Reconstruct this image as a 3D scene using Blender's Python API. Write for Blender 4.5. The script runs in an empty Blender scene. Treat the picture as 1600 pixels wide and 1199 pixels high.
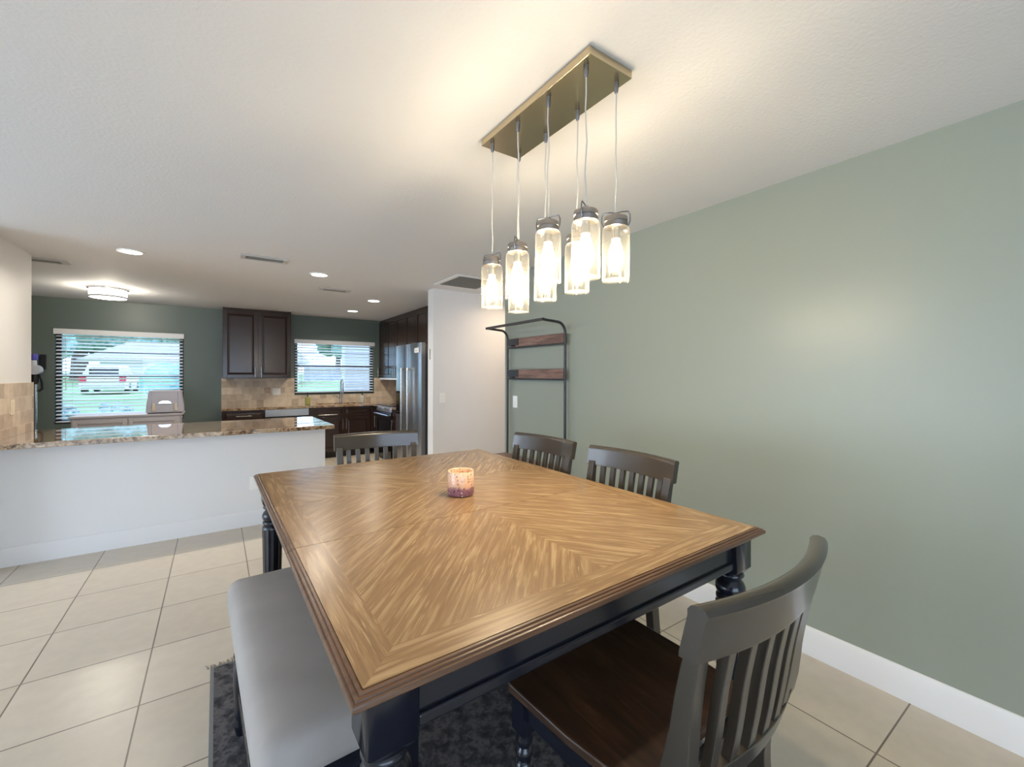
import bpy, bmesh, math, random
from mathutils import Vector, Matrix
random.seed(7)
S = bpy.context.scene
COL = S.collection
PI = math.pi
R = math.radians

# ------------------------------------------------------------------ geometry helper
class G:
    """collects shapes, links them as ONE mesh object"""
    def __init__(s): s.v = []; s.f = []; s.uv = {}
    def add(s, vs, fs):
        n = len(s.v); s.v += [tuple(x) for x in vs]; s.f += [tuple(i + n for i in f) for f in fs]; return s
    def box(s, x0, x1, y0, y1, z0, z1):
        v = [(x, y, z) for z in (z0, z1) for y in (y0, y1) for x in (x0, x1)]
        return s.add(v, [(0, 2, 3, 1), (4, 5, 7, 6), (0, 1, 5, 4), (2, 6, 7, 3), (0, 4, 6, 2), (1, 3, 7, 5)])
    def obox(s, c, size, M=Matrix()):
        a, b, d = [k / 2 for k in size]
        v = [Vector(c) + M.to_3x3() @ Vector((x, y, z)) for z in (-d, d) for y in (-b, b) for x in (-a, a)]
        return s.add(v, [(0, 2, 3, 1), (4, 5, 7, 6), (0, 1, 5, 4), (2, 6, 7, 3), (0, 4, 6, 2), (1, 3, 7, 5)])
    def lathe(s, prof, c=(0, 0, 0), seg=24, cap=True, axis='z', sx=1, sy=1):
        v = []
        for r, z in prof:
            for k in range(seg):
                a = 2 * PI * k / seg; p = (r * math.cos(a) * sx, r * math.sin(a) * sy, z)
                if axis == 'x': p = (p[2], p[0], p[1])
                if axis == 'y': p = (p[1], p[2], p[0])
                v.append((c[0] + p[0], c[1] + p[1], c[2] + p[2]))
        f = []
        for i in range(len(prof) - 1):
            for k in range(seg):
                a, b = i * seg + k, i * seg + (k + 1) % seg
                f.append((a, b, b + seg, a + seg))
        if cap:
            f.append(tuple(range(seg))[::-1]); n = (len(prof) - 1) * seg; f.append(tuple(range(n, n + seg)))
        return s.add(v, f)
    def cyl(s, p0, p1, r, seg=12, r1=None): return s.tube([p0, p1], [r, r if r1 is None else r1], seg)
    def tube(s, path, r, seg=8, closed=False):
        P = [Vector(p) for p in path]; n = len(P)
        rs = r if isinstance(r, (list, tuple)) else [r] * n
        v = []; up = None
        for i, p in enumerate(P):
            if closed: t = (P[(i + 1) % n] - P[i - 1])
            else: t = P[min(i + 1, n - 1)] - P[max(i - 1, 0)]
            t.normalize()
            if up is None: up = Vector((0, 0, 1)) if abs(t.z) < .9 else Vector((1, 0, 0))
            a = t.cross(up); a.normalize(); up = a.cross(t); up.normalize()
            for k in range(seg):
                q = 2 * PI * k / seg; v.append(p + rs[i] * (math.cos(q) * a + math.sin(q) * up))
        f = []
        for i in range(n if closed else n - 1):
            for k in range(seg):
                a0 = i * seg + k; b0 = i * seg + (k + 1) % seg; j = ((i + 1) % n) * seg
                f.append((a0, a0 - k + (k + 1) % seg, j + (k + 1) % seg, j + k))
        if not closed:
            f.append(tuple(range(seg))[::-1]); f.append(tuple(range((n - 1) * seg, n * seg)))
        return s.add(v, f)
    def loft(s, rings, closed_ring=True, caps=True, closed=False):
        m = len(rings[0]); v = [p for r in rings for p in r]; f = []
        n = len(rings)
        for i in range(n if closed else n - 1):
            for k in range(m if closed_ring else m - 1):
                a, b = i * m + k, i * m + (k + 1) % m
                j = ((i + 1) % n) * m
                f.append((a, b, j + (k + 1) % m, j + k))
        if caps and not closed:
            f.append(tuple(range(m))[::-1]); f.append(tuple(range((n - 1) * m, n * m)))
        return s.add(v, f)
    def prism(s, poly, a, b, plane='xz'):
        """2D polygon extruded between a and b along the remaining axis"""
        def P(u, w, t): return {'xz': (u, t, w), 'yz': (t, u, w), 'xy': (u, w, t)}[plane]
        n = len(poly); v = [P(u, w, a) for u, w in poly] + [P(u, w, b) for u, w in poly]
        f = [(i, (i + 1) % n, n + (i + 1) % n, n + i) for i in range(n)] + [tuple(range(n))[::-1], tuple(range(n, 2 * n))]
        return s.add(v, f)
    def face_uv(s, pts, ang, off=(0, 0)):
        """flat polygon whose grain runs at angle ang, uv in metres"""
        n = len(s.v); s.v += [tuple(p) for p in pts]; c, d = math.cos(ang), math.sin(ang)
        s.uv[len(s.f)] = [(p[0] * c + p[1] * d + off[0], -p[0] * d + p[1] * c + off[1]) for p in pts]
        s.f.append(tuple(range(n, n + len(pts)))); return s
    def build(s, name, mat, parent=None, bevel=0, seg=2, smooth=38, subsurf=0, local=False):
        me = bpy.data.meshes.new(name)
        off = Vector((0, 0, 0))
        if not local:
            q = parent
            while q is not None: off += q.location; q = q.parent
            if parent is None:
                xs, ys, zs = zip(*s.v)
                off = Vector(((min(xs) + max(xs)) / 2, (min(ys) + max(ys)) / 2, min(zs)))
        me.from_pydata([(v[0] - off.x, v[1] - off.y, v[2] - off.z) for v in s.v], [], s.f)
        if s.uv:
            l = me.uv_layers.new(name='UVMap')
            for p in me.polygons:
                if p.index in s.uv:
                    for li, uv in zip(p.loop_indices, s.uv[p.index]): l.data[li].uv = uv
        if not s.uv:
            bm = bmesh.new(); bm.from_mesh(me)
            bmesh.ops.recalc_face_normals(bm, faces=bm.faces)
            for e in bm.edges:
                if len(e.link_faces) == 2 and not bevel: e.smooth = e.calc_face_angle(0) < R(smooth)
            for f in bm.faces: f.smooth = True
            bm.to_mesh(me); bm.free()
        o = bpy.data.objects.new(name, me); COL.objects.link(o)
        me.materials.append(mat)
        if parent is not None: o.parent = parent
        elif not local: o.location = off
        if bevel:
            b = o.modifiers.new('bevel', 'BEVEL'); b.width = bevel; b.segments = seg; b.limit_method = 'ANGLE'; b.angle_limit = R(40)
            b.harden_normals = True
        if subsurf:
            b = o.modifiers.new('sub', 'SUBSURF'); b.levels = b.render_levels = subsurf
        return o

def tag(o, label=None, cat=None, group=None, kind=None):
    if label: o['label'] = label
    if cat: o['category'] = cat
    if group: o['group'] = group
    if kind: o['kind'] = kind
    return o
def thing(name, label, cat, loc, group=None):
    o = bpy.data.objects.new(name, None); COL.objects.link(o); o.location = loc; o.empty_display_size = .1
    bpy.context.view_layer.update()
    return tag(o, label, cat, group)
def struct(o): o['kind'] = 'structure'; return o
def copy_tree(o, parent=None):
    c = o.copy(); COL.objects.link(c)
    if parent is not None: c.parent = parent
    for ch in [k for k in COL.objects if k.parent == o]: copy_tree(ch, c)
    return c

# ------------------------------------------------------------------ materials
def mat(name, col, rough=.5, metal=0, spec=.5, bump=None, var=None, coat=0):
    m = bpy.data.materials.new(name); m.use_nodes = True; nt = m.node_tree; b = nt.nodes['Principled BSDF']
    b.inputs['Base Color'].default_value = (*col, 1); b.inputs['Roughness'].default_value = rough
    b.inputs['Metallic'].default_value = metal; b.inputs['Specular IOR Level'].default_value = spec
    if coat: b.inputs['Coat Weight'].default_value = coat; b.inputs['Coat Roughness'].default_value = .15
    tc = nt.nodes.new('ShaderNodeTexCoord')
    if var:   # (scale, amount)
        n = nt.nodes.new('ShaderNodeTexNoise'); n.inputs['Scale'].default_value = var[0]; n.inputs['Detail'].default_value = 5
        nt.links.new(tc.outputs['Object'], n.inputs['Vector'])
        r = nt.nodes.new('ShaderNodeValToRGB'); r.color_ramp.elements[0].position = .3; r.color_ramp.elements[1].position = .7
        r.color_ramp.elements[0].color = (*[c * (1 - var[1]) for c in col], 1)
        r.color_ramp.elements[1].color = (*[min(1, c * (1 + var[1])) for c in col], 1)
        nt.links.new(n.outputs['Fac'], r.inputs['Fac']); nt.links.new(r.outputs['Color'], b.inputs['Base Color'])
    if bump:  # (scale, strength, distance)
        n = nt.nodes.new('ShaderNodeTexNoise'); n.inputs['Scale'].default_value = bump[0]; n.inputs['Detail'].default_value = 4
        nt.links.new(tc.outputs['Object'], n.inputs['Vector'])
        u = nt.nodes.new('ShaderNodeBump'); u.inputs['Strength'].default_value = bump[1]; u.inputs['Distance'].default_value = bump[2]
        nt.links.new(n.outputs['Fac'], u.inputs['Height']); nt.links.new(u.outputs['Normal'], b.inputs['Normal'])
    return m
def emit(name, col, st):
    m = bpy.data.materials.new(name); m.use_nodes = True; nt = m.node_tree; nt.nodes.remove(nt.nodes['Principled BSDF'])
    e = nt.nodes.new('ShaderNodeEmission'); e.inputs['Color'].default_value = (*col, 1); e.inputs['Strength'].default_value = st
    nt.links.new(e.outputs[0], nt.nodes['Material Output'].inputs[0]); return m
def lit_glass(name, col, st, tint=(1, 1, 1)):
    """lit lamp glass: glows and lets the lamp inside shine through"""
    m = emit(name, col, st); nt = m.node_tree; e = [n for n in nt.nodes if n.type == 'EMISSION'][0]
    t = nt.nodes.new('ShaderNodeBsdfTransparent'); t.inputs[0].default_value = (*tint, 1)
    a = nt.nodes.new('ShaderNodeAddShader'); nt.links.new(e.outputs[0], a.inputs[0]); nt.links.new(t.outputs[0], a.inputs[1])
    nt.links.new(a.outputs[0], nt.nodes['Material Output'].inputs[0]); return m
def thin_glass(name, tint=(1, 1, 1), strength=.5, power=3., haze=0.):
    """clear glass as one thin sheet: see-through, shinier at grazing angles, haze = translucent share that imitates a glow around the lamp"""
    m = bpy.data.materials.new(name); m.use_nodes = True; nt = m.node_tree; nt.nodes.remove(nt.nodes['Principled BSDF']); L = nt.links.new
    t = nt.nodes.new('ShaderNodeBsdfTransparent'); t.inputs[0].default_value = (*tint, 1)
    g = nt.nodes.new('ShaderNodeBsdfGlossy'); g.inputs['Roughness'].default_value = .03
    w = nt.nodes.new('ShaderNodeLayerWeight'); w.inputs[0].default_value = .5
    pw = nt.nodes.new('ShaderNodeMath'); pw.operation = 'POWER'; pw.inputs[1].default_value = power; L(w.outputs['Facing'], pw.inputs[0])
    ma = nt.nodes.new('ShaderNodeMath'); ma.operation = 'MULTIPLY_ADD'; ma.use_clamp = True; ma.inputs[1].default_value = strength; ma.inputs[2].default_value = .04; L(pw.outputs[0], ma.inputs[0])
    x = nt.nodes.new('ShaderNodeMixShader'); L(ma.outputs[0], x.inputs[0]); L(t.outputs[0], x.inputs[1]); L(g.outputs[0], x.inputs[2]); out = x
    if haze:
        d = nt.nodes.new('ShaderNodeBsdfTranslucent'); d.inputs[0].default_value = (.95, .93, .88, 1)
        y = nt.nodes.new('ShaderNodeMixShader'); L(pw.outputs[0], y.inputs[0])
        hz = nt.nodes.new('ShaderNodeMath'); hz.operation = 'MULTIPLY_ADD'; hz.inputs[1].default_value = haze * 3; hz.inputs[2].default_value = haze; L(pw.outputs[0], hz.inputs[0]); L(hz.outputs[0], y.inputs[0])
        L(x.outputs[0], y.inputs[1]); L(d.outputs[0], y.inputs[2]); out = y
    L(out.outputs[0], nt.nodes['Material Output'].inputs[0]); return m
def ramp(nt, stops):
    r = nt.nodes.new('ShaderNodeValToRGB'); e = r.color_ramp.elements
    while len(e) < len(stops): e.new(.5)
    for k, (p, c) in enumerate(stops): e[k].position = p; e[k].color = (*c, 1)
    return r
def wood(name, dark, mid, light, rough=.35, sc=(3, 38), fleck=.5, uv=True, axis=None, coat=0):
    m = bpy.data.materials.new(name); m.use_nodes = True; nt = m.node_tree; b = nt.nodes['Principled BSDF']; L = nt.links.new
    tc = nt.nodes.new('ShaderNodeTexCoord'); src = tc.outputs['UV' if uv else 'Object']
    def mp(s3):
        q = nt.nodes.new('ShaderNodeMapping'); q.inputs['Scale'].default_value = s3; L(src, q.inputs['Vector']); return q
    def sc3(a, c): return {None: (a, c, c), 'x': (a, c, c), 'y': (c, a, c), 'z': (c, c, a)}[axis]
    n1 = nt.nodes.new('ShaderNodeTexNoise'); n1.inputs['Scale'].default_value = 1; n1.inputs['Detail'].default_value = 6; n1.inputs['Distortion'].default_value = .6
    L(mp(sc3(*sc)).outputs[0], n1.inputs['Vector'])
    r1 = ramp(nt, [(.28, dark), (.5, mid), (.72, [a * .5 + c * .5 for a, c in zip(mid, light)])]); L(n1.outputs['Fac'], r1.inputs['Fac'])
    n2 = nt.nodes.new('ShaderNodeTexNoise'); n2.inputs['Scale'].default_value = 1; n2.inputs['Detail'].default_value = 3
    L(mp(sc3(sc[0] * 2.6, sc[1] * 3.4)).outputs[0], n2.inputs['Vector'])
    r2 = ramp(nt, [(.56, (0, 0, 0)), (.68, (1, 1, 1))]); L(n2.outputs['Fac'], r2.inputs['Fac'])
    n3 = nt.nodes.new('ShaderNodeTexNoise'); n3.inputs['Scale'].default_value = 1; n3.inputs['Detail'].default_value = 2
    L(mp(sc3(sc[0] * 1.2, sc[1] * .25)).outputs[0], n3.inputs['Vector'])
    r3 = ramp(nt, [(.42, (0, 0, 0)), (.62, (1, 1, 1))]); L(n3.outputs['Fac'], r3.inputs['Fac'])
    mu = nt.nodes.new('ShaderNodeMath'); mu.operation = 'MULTIPLY'; L(r2.outputs[0], mu.inputs[0]); L(r3.outputs[0], mu.inputs[1])
    m2 = nt.nodes.new('ShaderNodeMath'); m2.operation = 'MULTIPLY'; L(mu.outputs[0], m2.inputs[0]); m2.inputs[1].default_value = fleck
    x = nt.nodes.new('ShaderNodeMix'); x.data_type = 'RGBA'; L(m2.outputs[0], x.inputs[0]); L(r1.outputs[0], x.inputs[6]); x.inputs[7].default_value = (*light, 1)
    L(x.outputs[2], b.inputs['Base Color'])
    u = nt.nodes.new('ShaderNodeBump'); u.inputs['Strength'].default_value = .12; u.inputs['Distance'].default_value = .002
    L(n2.outputs['Fac'], u.inputs['Height']); L(u.outputs[0], b.inputs['Normal'])
    b.inputs['Roughness'].default_value = rough
    if coat: b.inputs['Coat Weight'].default_value = coat; b.inputs['Coat Roughness'].default_value = .2
    return m
def tiles(name, plane, w, h, c1, c2, grout, mortar, loc=(0, 0), offset=0., rough=.4, bump=.3, var=.0, bias=0.):
    m = bpy.data.materials.new(name); m.use_nodes = True; nt = m.node_tree; b = nt.nodes['Principled BSDF']; L = nt.links.new
    g = nt.nodes.new('ShaderNodeNewGeometry'); sp = nt.nodes.new('ShaderNodeSeparateXYZ'); L(g.outputs['Position'], sp.inputs[0])
    cb = nt.nodes.new('ShaderNodeCombineXYZ'); L(sp.outputs['XYZ'.index(plane[0].upper())], cb.inputs[0]); L(sp.outputs['XYZ'.index(plane[1].upper())], cb.inputs[1])
    mp = nt.nodes.new('ShaderNodeMapping'); mp.inputs['Location'].default_value = (-loc[0], -loc[1], 0); L(cb.outputs[0], mp.inputs[0])
    k = nt.nodes.new('ShaderNodeTexBrick'); k.offset = offset; k.inputs['Scale'].default_value = 1; k.inputs['Brick Width'].default_value = w; k.inputs['Row Height'].default_value = h
    k.inputs['Mortar Size'].default_value = mortar; k.inputs['Mortar Smooth'].default_value = .1; k.inputs['Bias'].default_value = bias
    k.inputs['Color1'].default_value = (*c1, 1); k.inputs['Color2'].default_value = (*c2, 1); k.inputs['Mortar'].default_value = (*grout, 1)
    L(mp.outputs[0], k.inputs['Vector'])
    out = k.outputs['Color']
    if var:
        n = nt.nodes.new('ShaderNodeTexNoise'); n.inputs['Scale'].default_value = 14; n.inputs['Detail'].default_value = 5; L(mp.outputs[0], n.inputs['Vector'])
        r = ramp(nt, [(.3, (1 - var,) * 3), (.7, (1,) * 3)]); L(n.outputs['Fac'], r.inputs[0])
        x = nt.nodes.new('ShaderNodeMix'); x.data_type = 'RGBA'; x.blend_type = 'MULTIPLY'; x.inputs[0].default_value = 1; L(out, x.inputs[6]); L(r.outputs[0], x.inputs[7]); out = x.outputs[2]
    L(out, b.inputs['Base Color']); b.inputs['Roughness'].default_value = rough
    u = nt.nodes.new('ShaderNodeBump'); u.inputs['Strength'].default_value = bump; u.inputs['Distance'].default_value = .002; u.invert = True
    L(k.outputs['Fac'], u.inputs['Height']); L(u.outputs[0], b.inputs['Normal'])
    return m
def granite(name):
    m = bpy.data.materials.new(name); m.use_nodes = True; nt = m.node_tree; b = nt.nodes['Principled BSDF']; L = nt.links.new
    tc = nt.nodes.new('ShaderNodeTexCoord')
    n = nt.nodes.new('ShaderNodeTexNoise'); n.inputs['Scale'].default_value = 45; n.inputs['Detail'].default_value = 6; n.inputs['Roughness'].default_value = .7; L(tc.outputs['Object'], n.inputs[0])
    n2 = nt.nodes.new('ShaderNodeTexNoise'); n2.inputs['Scale'].default_value = 9; n2.inputs['Detail'].default_value = 4; n2.inputs['Distortion'].default_value = 1; L(tc.outputs['Object'], n2.inputs[0])
    mx = nt.nodes.new('ShaderNodeMath'); mx.operation = 'MULTIPLY_ADD'; L(n2.outputs[0], mx.inputs[0]); mx.inputs[1].default_value = .45
    m3 = nt.nodes.new('ShaderNodeMath'); m3.operation = 'MULTIPLY'; m3.inputs[1].default_value = .6; L(n.outputs[0], m3.inputs[0]); L(m3.outputs[0], mx.inputs[2])
    r = ramp(nt, [(.38, (.03, .018, .012)), (.45, (.16, .09, .05)), (.52, (.38, .25, .14)), (.62, (.55, .42, .28)), (.7, (.25, .16, .1))])
    L(mx.outputs[0], r.inputs[0]); L(r.outputs[0], b.inputs['Base Color']); b.inputs['Roughness'].default_value = .05
    b.inputs['Specular IOR Level'].default_value = .9; b.inputs['Coat Weight'].default_value = 1; b.inputs['Coat Roughness'].default_value = .02; b.inputs['Coat IOR'].default_value = 1.55
    return m

M = {}
M['ceiling'] = mat('ceiling_paint', (.72, .72, .715), .8, bump=(70, .35, .004))
M['white_wall'] = mat('white_paint', (.76, .755, .75), .6, bump=(120, .08, .002))
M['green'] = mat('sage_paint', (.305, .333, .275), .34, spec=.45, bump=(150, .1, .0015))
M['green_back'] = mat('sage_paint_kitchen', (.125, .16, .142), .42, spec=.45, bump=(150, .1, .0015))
M['trim'] = mat('trim_paint', (.82, .81, .79), .35)
M['floor'] = tiles('floor_tile', 'xy', .4594, .4634, (.57, .50, .40), (.62, .55, .445), (.17, .14, .11), .0033, loc=(-.2688 - .4594 * 20, 4.2476 - .4634 * 20), rough=.3, bump=.35, var=.08)
M['splash_back'] = tiles('travertine_back', 'xz', .104, .104, (.32, .21, .13), (.78, .65, .49), (.68, .58, .46), .003, loc=(.063, .88), offset=.37, rough=.5, var=.2, bias=.4)
M['splash_side'] = tiles('travertine_side', 'yz', .16, .115, (.36, .25, .165), (.74, .61, .46), (.72, .6, .46), .003, loc=(4.5, .875), offset=.37, rough=.5, var=.2, bias=.35)
M['granite'] = granite('tan_granite')
M['espresso'] = mat('espresso_wood', (.028, .0135, .010), .24, coat=.15)
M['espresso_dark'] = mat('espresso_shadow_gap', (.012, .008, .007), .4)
M['steel'] = mat('brushed_steel', (.56, .57, .6), .28, 1)
M['steel_dark'] = mat('dark_steel', (.2, .2, .21), .35, 1)
M['nickel'] = mat('brushed_nickel', (.6, .57, .52), .25, 1)
M['bronze'] = mat('brushed_bronze', (.6, .5, .34), .24, 1)
M['black_glass'] = mat('black_glass', (.008, .008, .01), .06)
M['black_plastic'] = mat('black_plastic', (.015, .015, .017), .4)
M['black_metal'] = mat('black_powder_coat', (.03, .03, .034), .4)
M['black_frame'] = mat('dark_window_frame', (.02, .022, .026), .4)
M['white_plastic'] = mat('white_plastic', (.85, .85, .82), .35)
M['almond'] = mat('almond_plastic', (.8, .68, .5), .4)
M['blind'] = mat('white_blind', (.82, .83, .85), .45)
M['vent'] = mat('vent_metal', (.4, .39, .36), .5)
M['vent_frame'] = mat('vent_frame_paint', (.52, .5, .47), .5)
M['vent_dark'] = mat('vent_cavity', (.22, .21, .2), .8)
M['table_black'] = mat('navy_black_lacquer', (.008, .0095, .016), .22, coat=.2)
M['chair'] = mat('charcoal_lacquer', (.044, .035, .026), .25, spec=.5, coat=.35)
M['top'] = wood('cerused_oak', (.205, .118, .05), (.265, .158, .072), (.6, .43, .23), .27, sc=(5, 75), fleck=.7, coat=.15)
M['mold'] = wood('walnut_edge', (.085, .04, .02), (.14, .07, .036), (.22, .12, .07), .28, uv=False, axis='x', fleck=.2)
M['seat'] = wood('dark_walnut_seat', (.022, .011, .007), (.045, .022, .012), (.14, .07, .035), .3, sc=(4, 30), fleck=.6, uv=False, axis='y')
M['linen'] = mat('grey_linen', (.43, .385, .345), .9, bump=(900, .25, .001), var=(6, .08))
M['rug'] = None
M['rack_wood'] = wood('reclaimed_board', (.09, .05, .04), (.2, .11, .085), (.4, .26, .2), .45, sc=(4, 40), uv=False, axis='y', fleck=.4)
M['jar'] = thin_glass('jar_glass', (.985, .97, .93), .4, 3.0, .02)  # slight translucency put in to imitate the glow of the lit jars
M['pane'] = thin_glass('window_glass', (.96, .98, 1), .6, 4)
M['bulb'] = lit_glass('lit_bulb', (1, .8, .5), 7)
M['cap'] = mat('aged_nickel', (.36, .33, .31), .3, 1)
M['cord'] = mat('clear_cord', (.52, .5, .46), .35)
M['lens'] = emit('lit_lens', (1, .9, .74), 14)
M['drum'] = lit_glass('lit_crystal', (1, .92, .8), 5)
M['case'] = mat('lilac_grey_case', (.6, .56, .6), .4)
M['lilac_white'] = mat('pale_lilac_paint', (.62, .58, .6), .45)
def rug_mat():
    m = bpy.data.materials.new('distressed_rug'); m.use_nodes = True; nt = m.node_tree; b = nt.nodes['Principled BSDF']; L = nt.links.new
    tc = nt.nodes.new('ShaderNodeTexCoord')
    n = nt.nodes.new('ShaderNodeTexNoise'); n.inputs['Scale'].default_value = 22; n.inputs['Detail'].default_value = 8; n.inputs['Roughness'].default_value = .65; n.inputs['Distortion'].default_value = .3; L(tc.outputs['Object'], n.inputs[0])
    r = ramp(nt, [(.36, (.018, .019, .026)), (.48, (.06, .057, .062)), (.58, (.14, .13, .128)), (.68, (.042, .042, .054))]); L(n.outputs[0], r.inputs[0])
    L(r.outputs[0], b.inputs['Base Color']); b.inputs['Roughness'].default_value = 1
    u = nt.nodes.new('ShaderNodeBump'); u.inputs['Strength'].default_value = .6; u.inputs['Distance'].default_value = .006; L(n.outputs[0], u.inputs['Height']); L(u.outputs[0], b.inputs['Normal'])
    return m
M['rug'] = rug_mat()
M['rug_edge'] = mat('rug_binding', (.22, .215, .21), 1)
M['fringe'] = mat('rug_fringe', (.3, .25, .2), 1)
def candle_mat():
    m = bpy.data.materials.new('mosaic_glass'); m.use_nodes = True; nt = m.node_tree; b = nt.nodes['Principled BSDF']; L = nt.links.new
    tc = nt.nodes.new('ShaderNodeTexCoord'); sp = nt.nodes.new('ShaderNodeSeparateXYZ'); L(tc.outputs['Object'], sp.inputs[0])
    n = nt.nodes.new('ShaderNodeTexNoise'); n.inputs['Scale'].default_value = 60; n.inputs['Detail'].default_value = 3; L(tc.outputs['Object'], n.inputs[0])
    ma = nt.nodes.new('ShaderNodeMath'); ma.operation = 'MULTIPLY_ADD'; ma.inputs[1].default_value = .035; L(n.outputs[0], ma.inputs[0]); L(sp.outputs[2], ma.inputs[2])
    r = ramp(nt, [(.03, (.3, .13, .17)), (.05, (.36, .17, .2)), (.056, (.8, .46, .28)), (.11, (.88, .62, .42))]); L(ma.outputs[0], r.inputs[0])
    v = nt.nodes.new('ShaderNodeTexVoronoi'); v.inputs['Scale'].default_value = 55; L(tc.outputs['Object'], v.inputs[0])
    r2 = ramp(nt, [(.12, (1, 1, 1)), (.2, (0, 0, 0))]); L(v.outputs['Distance'], r2.inputs[0])
    x = nt.nodes.new('ShaderNodeMix'); x.data_type = 'RGBA'; L(r2.outputs[0], x.inputs[0]); L(r.outputs[0], x.inputs[6]); x.inputs[7].default_value = (.85, .75, .66, 1)
    n4 = nt.nodes.new('ShaderNodeTexNoise'); n4.inputs['Scale'].default_value = 120; n4.inputs['Detail'].default_value = 4; L(tc.outputs['Object'], n4.inputs[0])
    r4 = ramp(nt, [(.33, (.35, .25, .22)), (.45, (1, 1, 1))]); L(n4.outputs[0], r4.inputs[0])
    x4 = nt.nodes.new('ShaderNodeMix'); x4.data_type = 'RGBA'; x4.blend_type = 'MULTIPLY'; x4.inputs[0].default_value = 1; L(x.outputs[2], x4.inputs[6]); L(r4.outputs[0], x4.inputs[7])
    L(x4.outputs[2], b.inputs['Base Color']); b.inputs['Roughness'].default_value = .15
    b.inputs['Subsurface Weight'].default_value = .3; b.inputs['Subsurface Radius'].default_value = (.02, .01, .006); b.inputs['Subsurface Scale'].default_value = .5
    return m
M['candle'] = candle_mat()
M['wax'] = mat('pale_wax', (.85, .72, .5), .5)
M['lawn'] = mat('lawn_grass', (.2, .32, .13), 1, var=(.8, .3))
M['leaf'] = mat('tree_leaves', (.22, .34, .31), .9, var=(3, .5))
M['leaf2'] = mat('bush_leaves', (.32, .43, .41), .9, var=(9, .6))
M['bark'] = mat('bark', (.12, .09, .07), .9)
M['stucco'] = mat('pale_stucco', (.62, .56, .57), .8)
M['roof'] = mat('pink_grey_shingle', (.58, .48, .5), .9)
M['car'] = mat('white_car_paint', (.7, .66, .68), .25)
M['red_lens'] = mat('red_tail_light', (.6, .04, .07), .2)
M['teal'] = mat('teal_hedge', (.16, .44, .48), .8, var=(4, .4))
M['asphalt'] = mat('street_asphalt', (.3, .3, .32), .9)
M['fence'] = mat('weathered_fence', (.36, .34, .42), .9, var=(3, .2))
M['chrome'] = mat('chrome', (.8, .8, .82), .1, 1)
M['violet'] = mat('violet_plastic', (.06, .05, .35), .3)
M['pale_grey'] = mat('pale_grey_plastic', (.6, .62, .68), .3)
M['green_soap'] = mat('olive_soap', (.3, .3, .08), .25)
M['clear_soap'] = mat('clear_soap', (.5, .48, .4), .2)

# ------------------------------------------------------------------ measured layout (metres; camera above the origin)
CH = 1.4096; H = 2.44
XR = 2.472; XL = -1.326; YP = 4.658; YB = 8.245; YW = 4.739; XK = 2.92
# ---- the setting
struct(G().box(-6, 4.6, -4, YB + .15, -.12, 0).build('floor', M['floor']))
struct(G().box(-6, 4.6, -4, YB + .15, H, H + .1).build('ceiling', M['ceiling']))
struct(G().box(XR, XR + .12, -4, 3.711, 0, H).build('wall_right', M['green']))
struct(G().box(2.125, 4.6, YW, YW + .15, 0, H).build('wall_pantry', M['white_wall']))
struct(G().box(4.3, 4.42, 3.711, YW, 0, H).build('wall_hall', M['white_wall']))
struct(G().box(XR + .12, 4.3, 3.6, 3.711, 0, H).build('wall_hall_near', M['white_wall']))
struct(G().box(XK, XK + .12, YW + .15, YB, 0, H).build('wall_kitchen', M['white_wall']))
wl = struct(G().box(XL - .12, XL, 4.45, 5.434, 0, H).build('wall_left', M['white_wall']))
struct(G().box(-4.5, XL - .12, 4.45, 4.57, 0, H).build('wall_nook', M['white_wall']))
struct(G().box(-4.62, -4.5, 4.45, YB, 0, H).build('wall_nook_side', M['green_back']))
# back wall with two window openings
W1 = (-1.8, -.415, .73, 2.0); W2 = (1.11, 2.48, 1.062, 2.0)
gw = G()
xs = [-4.62, W1[0], W1[1], W2[0], W2[1], XK + .12]
for i in range(5):
    a, b = xs[i], xs[i + 1]
    w = {1: W1, 3: W2}.get(i)
    if w: gw.box(a, b, YB, YB + .15, 0, w[2]); gw.box(a, b, YB, YB + .15, w[3], H)
    else: gw.box(a, b, YB, YB + .15, 0, H)
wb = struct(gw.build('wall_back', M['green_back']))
# unseen living side behind and left of camera, openings added to let light in
gl = G()
for a, b, z0, z1 in ((-4, .6, 0, H), (.6, 4.0, 2.1, H), (4.0, 4.45, 0, H)): gl.box(-5.5, -5.38, a, b, z0, z1)
struct(gl.build('wall_living', M['white_wall']))
gr = G()
for a, b, z0, z1 in ((-5.5, -3.2, 0, H), (-3.2, 1.2, 2.1, H), (1.2, XR, 0, H)): gr.box(a, b, -3.62, -3.5, z0, z1)
struct(gr.build('wall_rear', M['white_wall']))
# unseen glazed sliding doors, added for the fill light
def slider(name, axis, c, a, b):
    o = G(); p = G()
    for k in range(2):
        u0 = a + (b - a) * k / 2; u1 = a + (b - a) * (k + 1) / 2
        for (s0, s1, z0, z1) in ((u0, u0 + .06, .0, 2.1), (u1 - .06, u1, 0, 2.1), (u0 + .06, u1 - .06, 0, .08), (u0 + .06, u1 - .06, 2.02, 2.1)):
            (o.box(c - .02, c + .02, s0, s1, z0, z1) if axis == 'x' else o.box(s0, s1, c - .02, c + .02, z0, z1))
        (p.box(c - .003, c + .003, u0 + .06, u1 - .06, .08, 2.02) if axis == 'x' else p.box(u0 + .06, u1 - .06, c - .003, c + .003, .08, 2.02))
    d = struct(o.build(name, M['trim'])); p.build('pane', M['pane'], d)
slider('added_door_1', 'x', -5.44, .6, 4.0); slider('added_door_2', 'y', -3.56, -3.2, 1.2)
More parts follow.
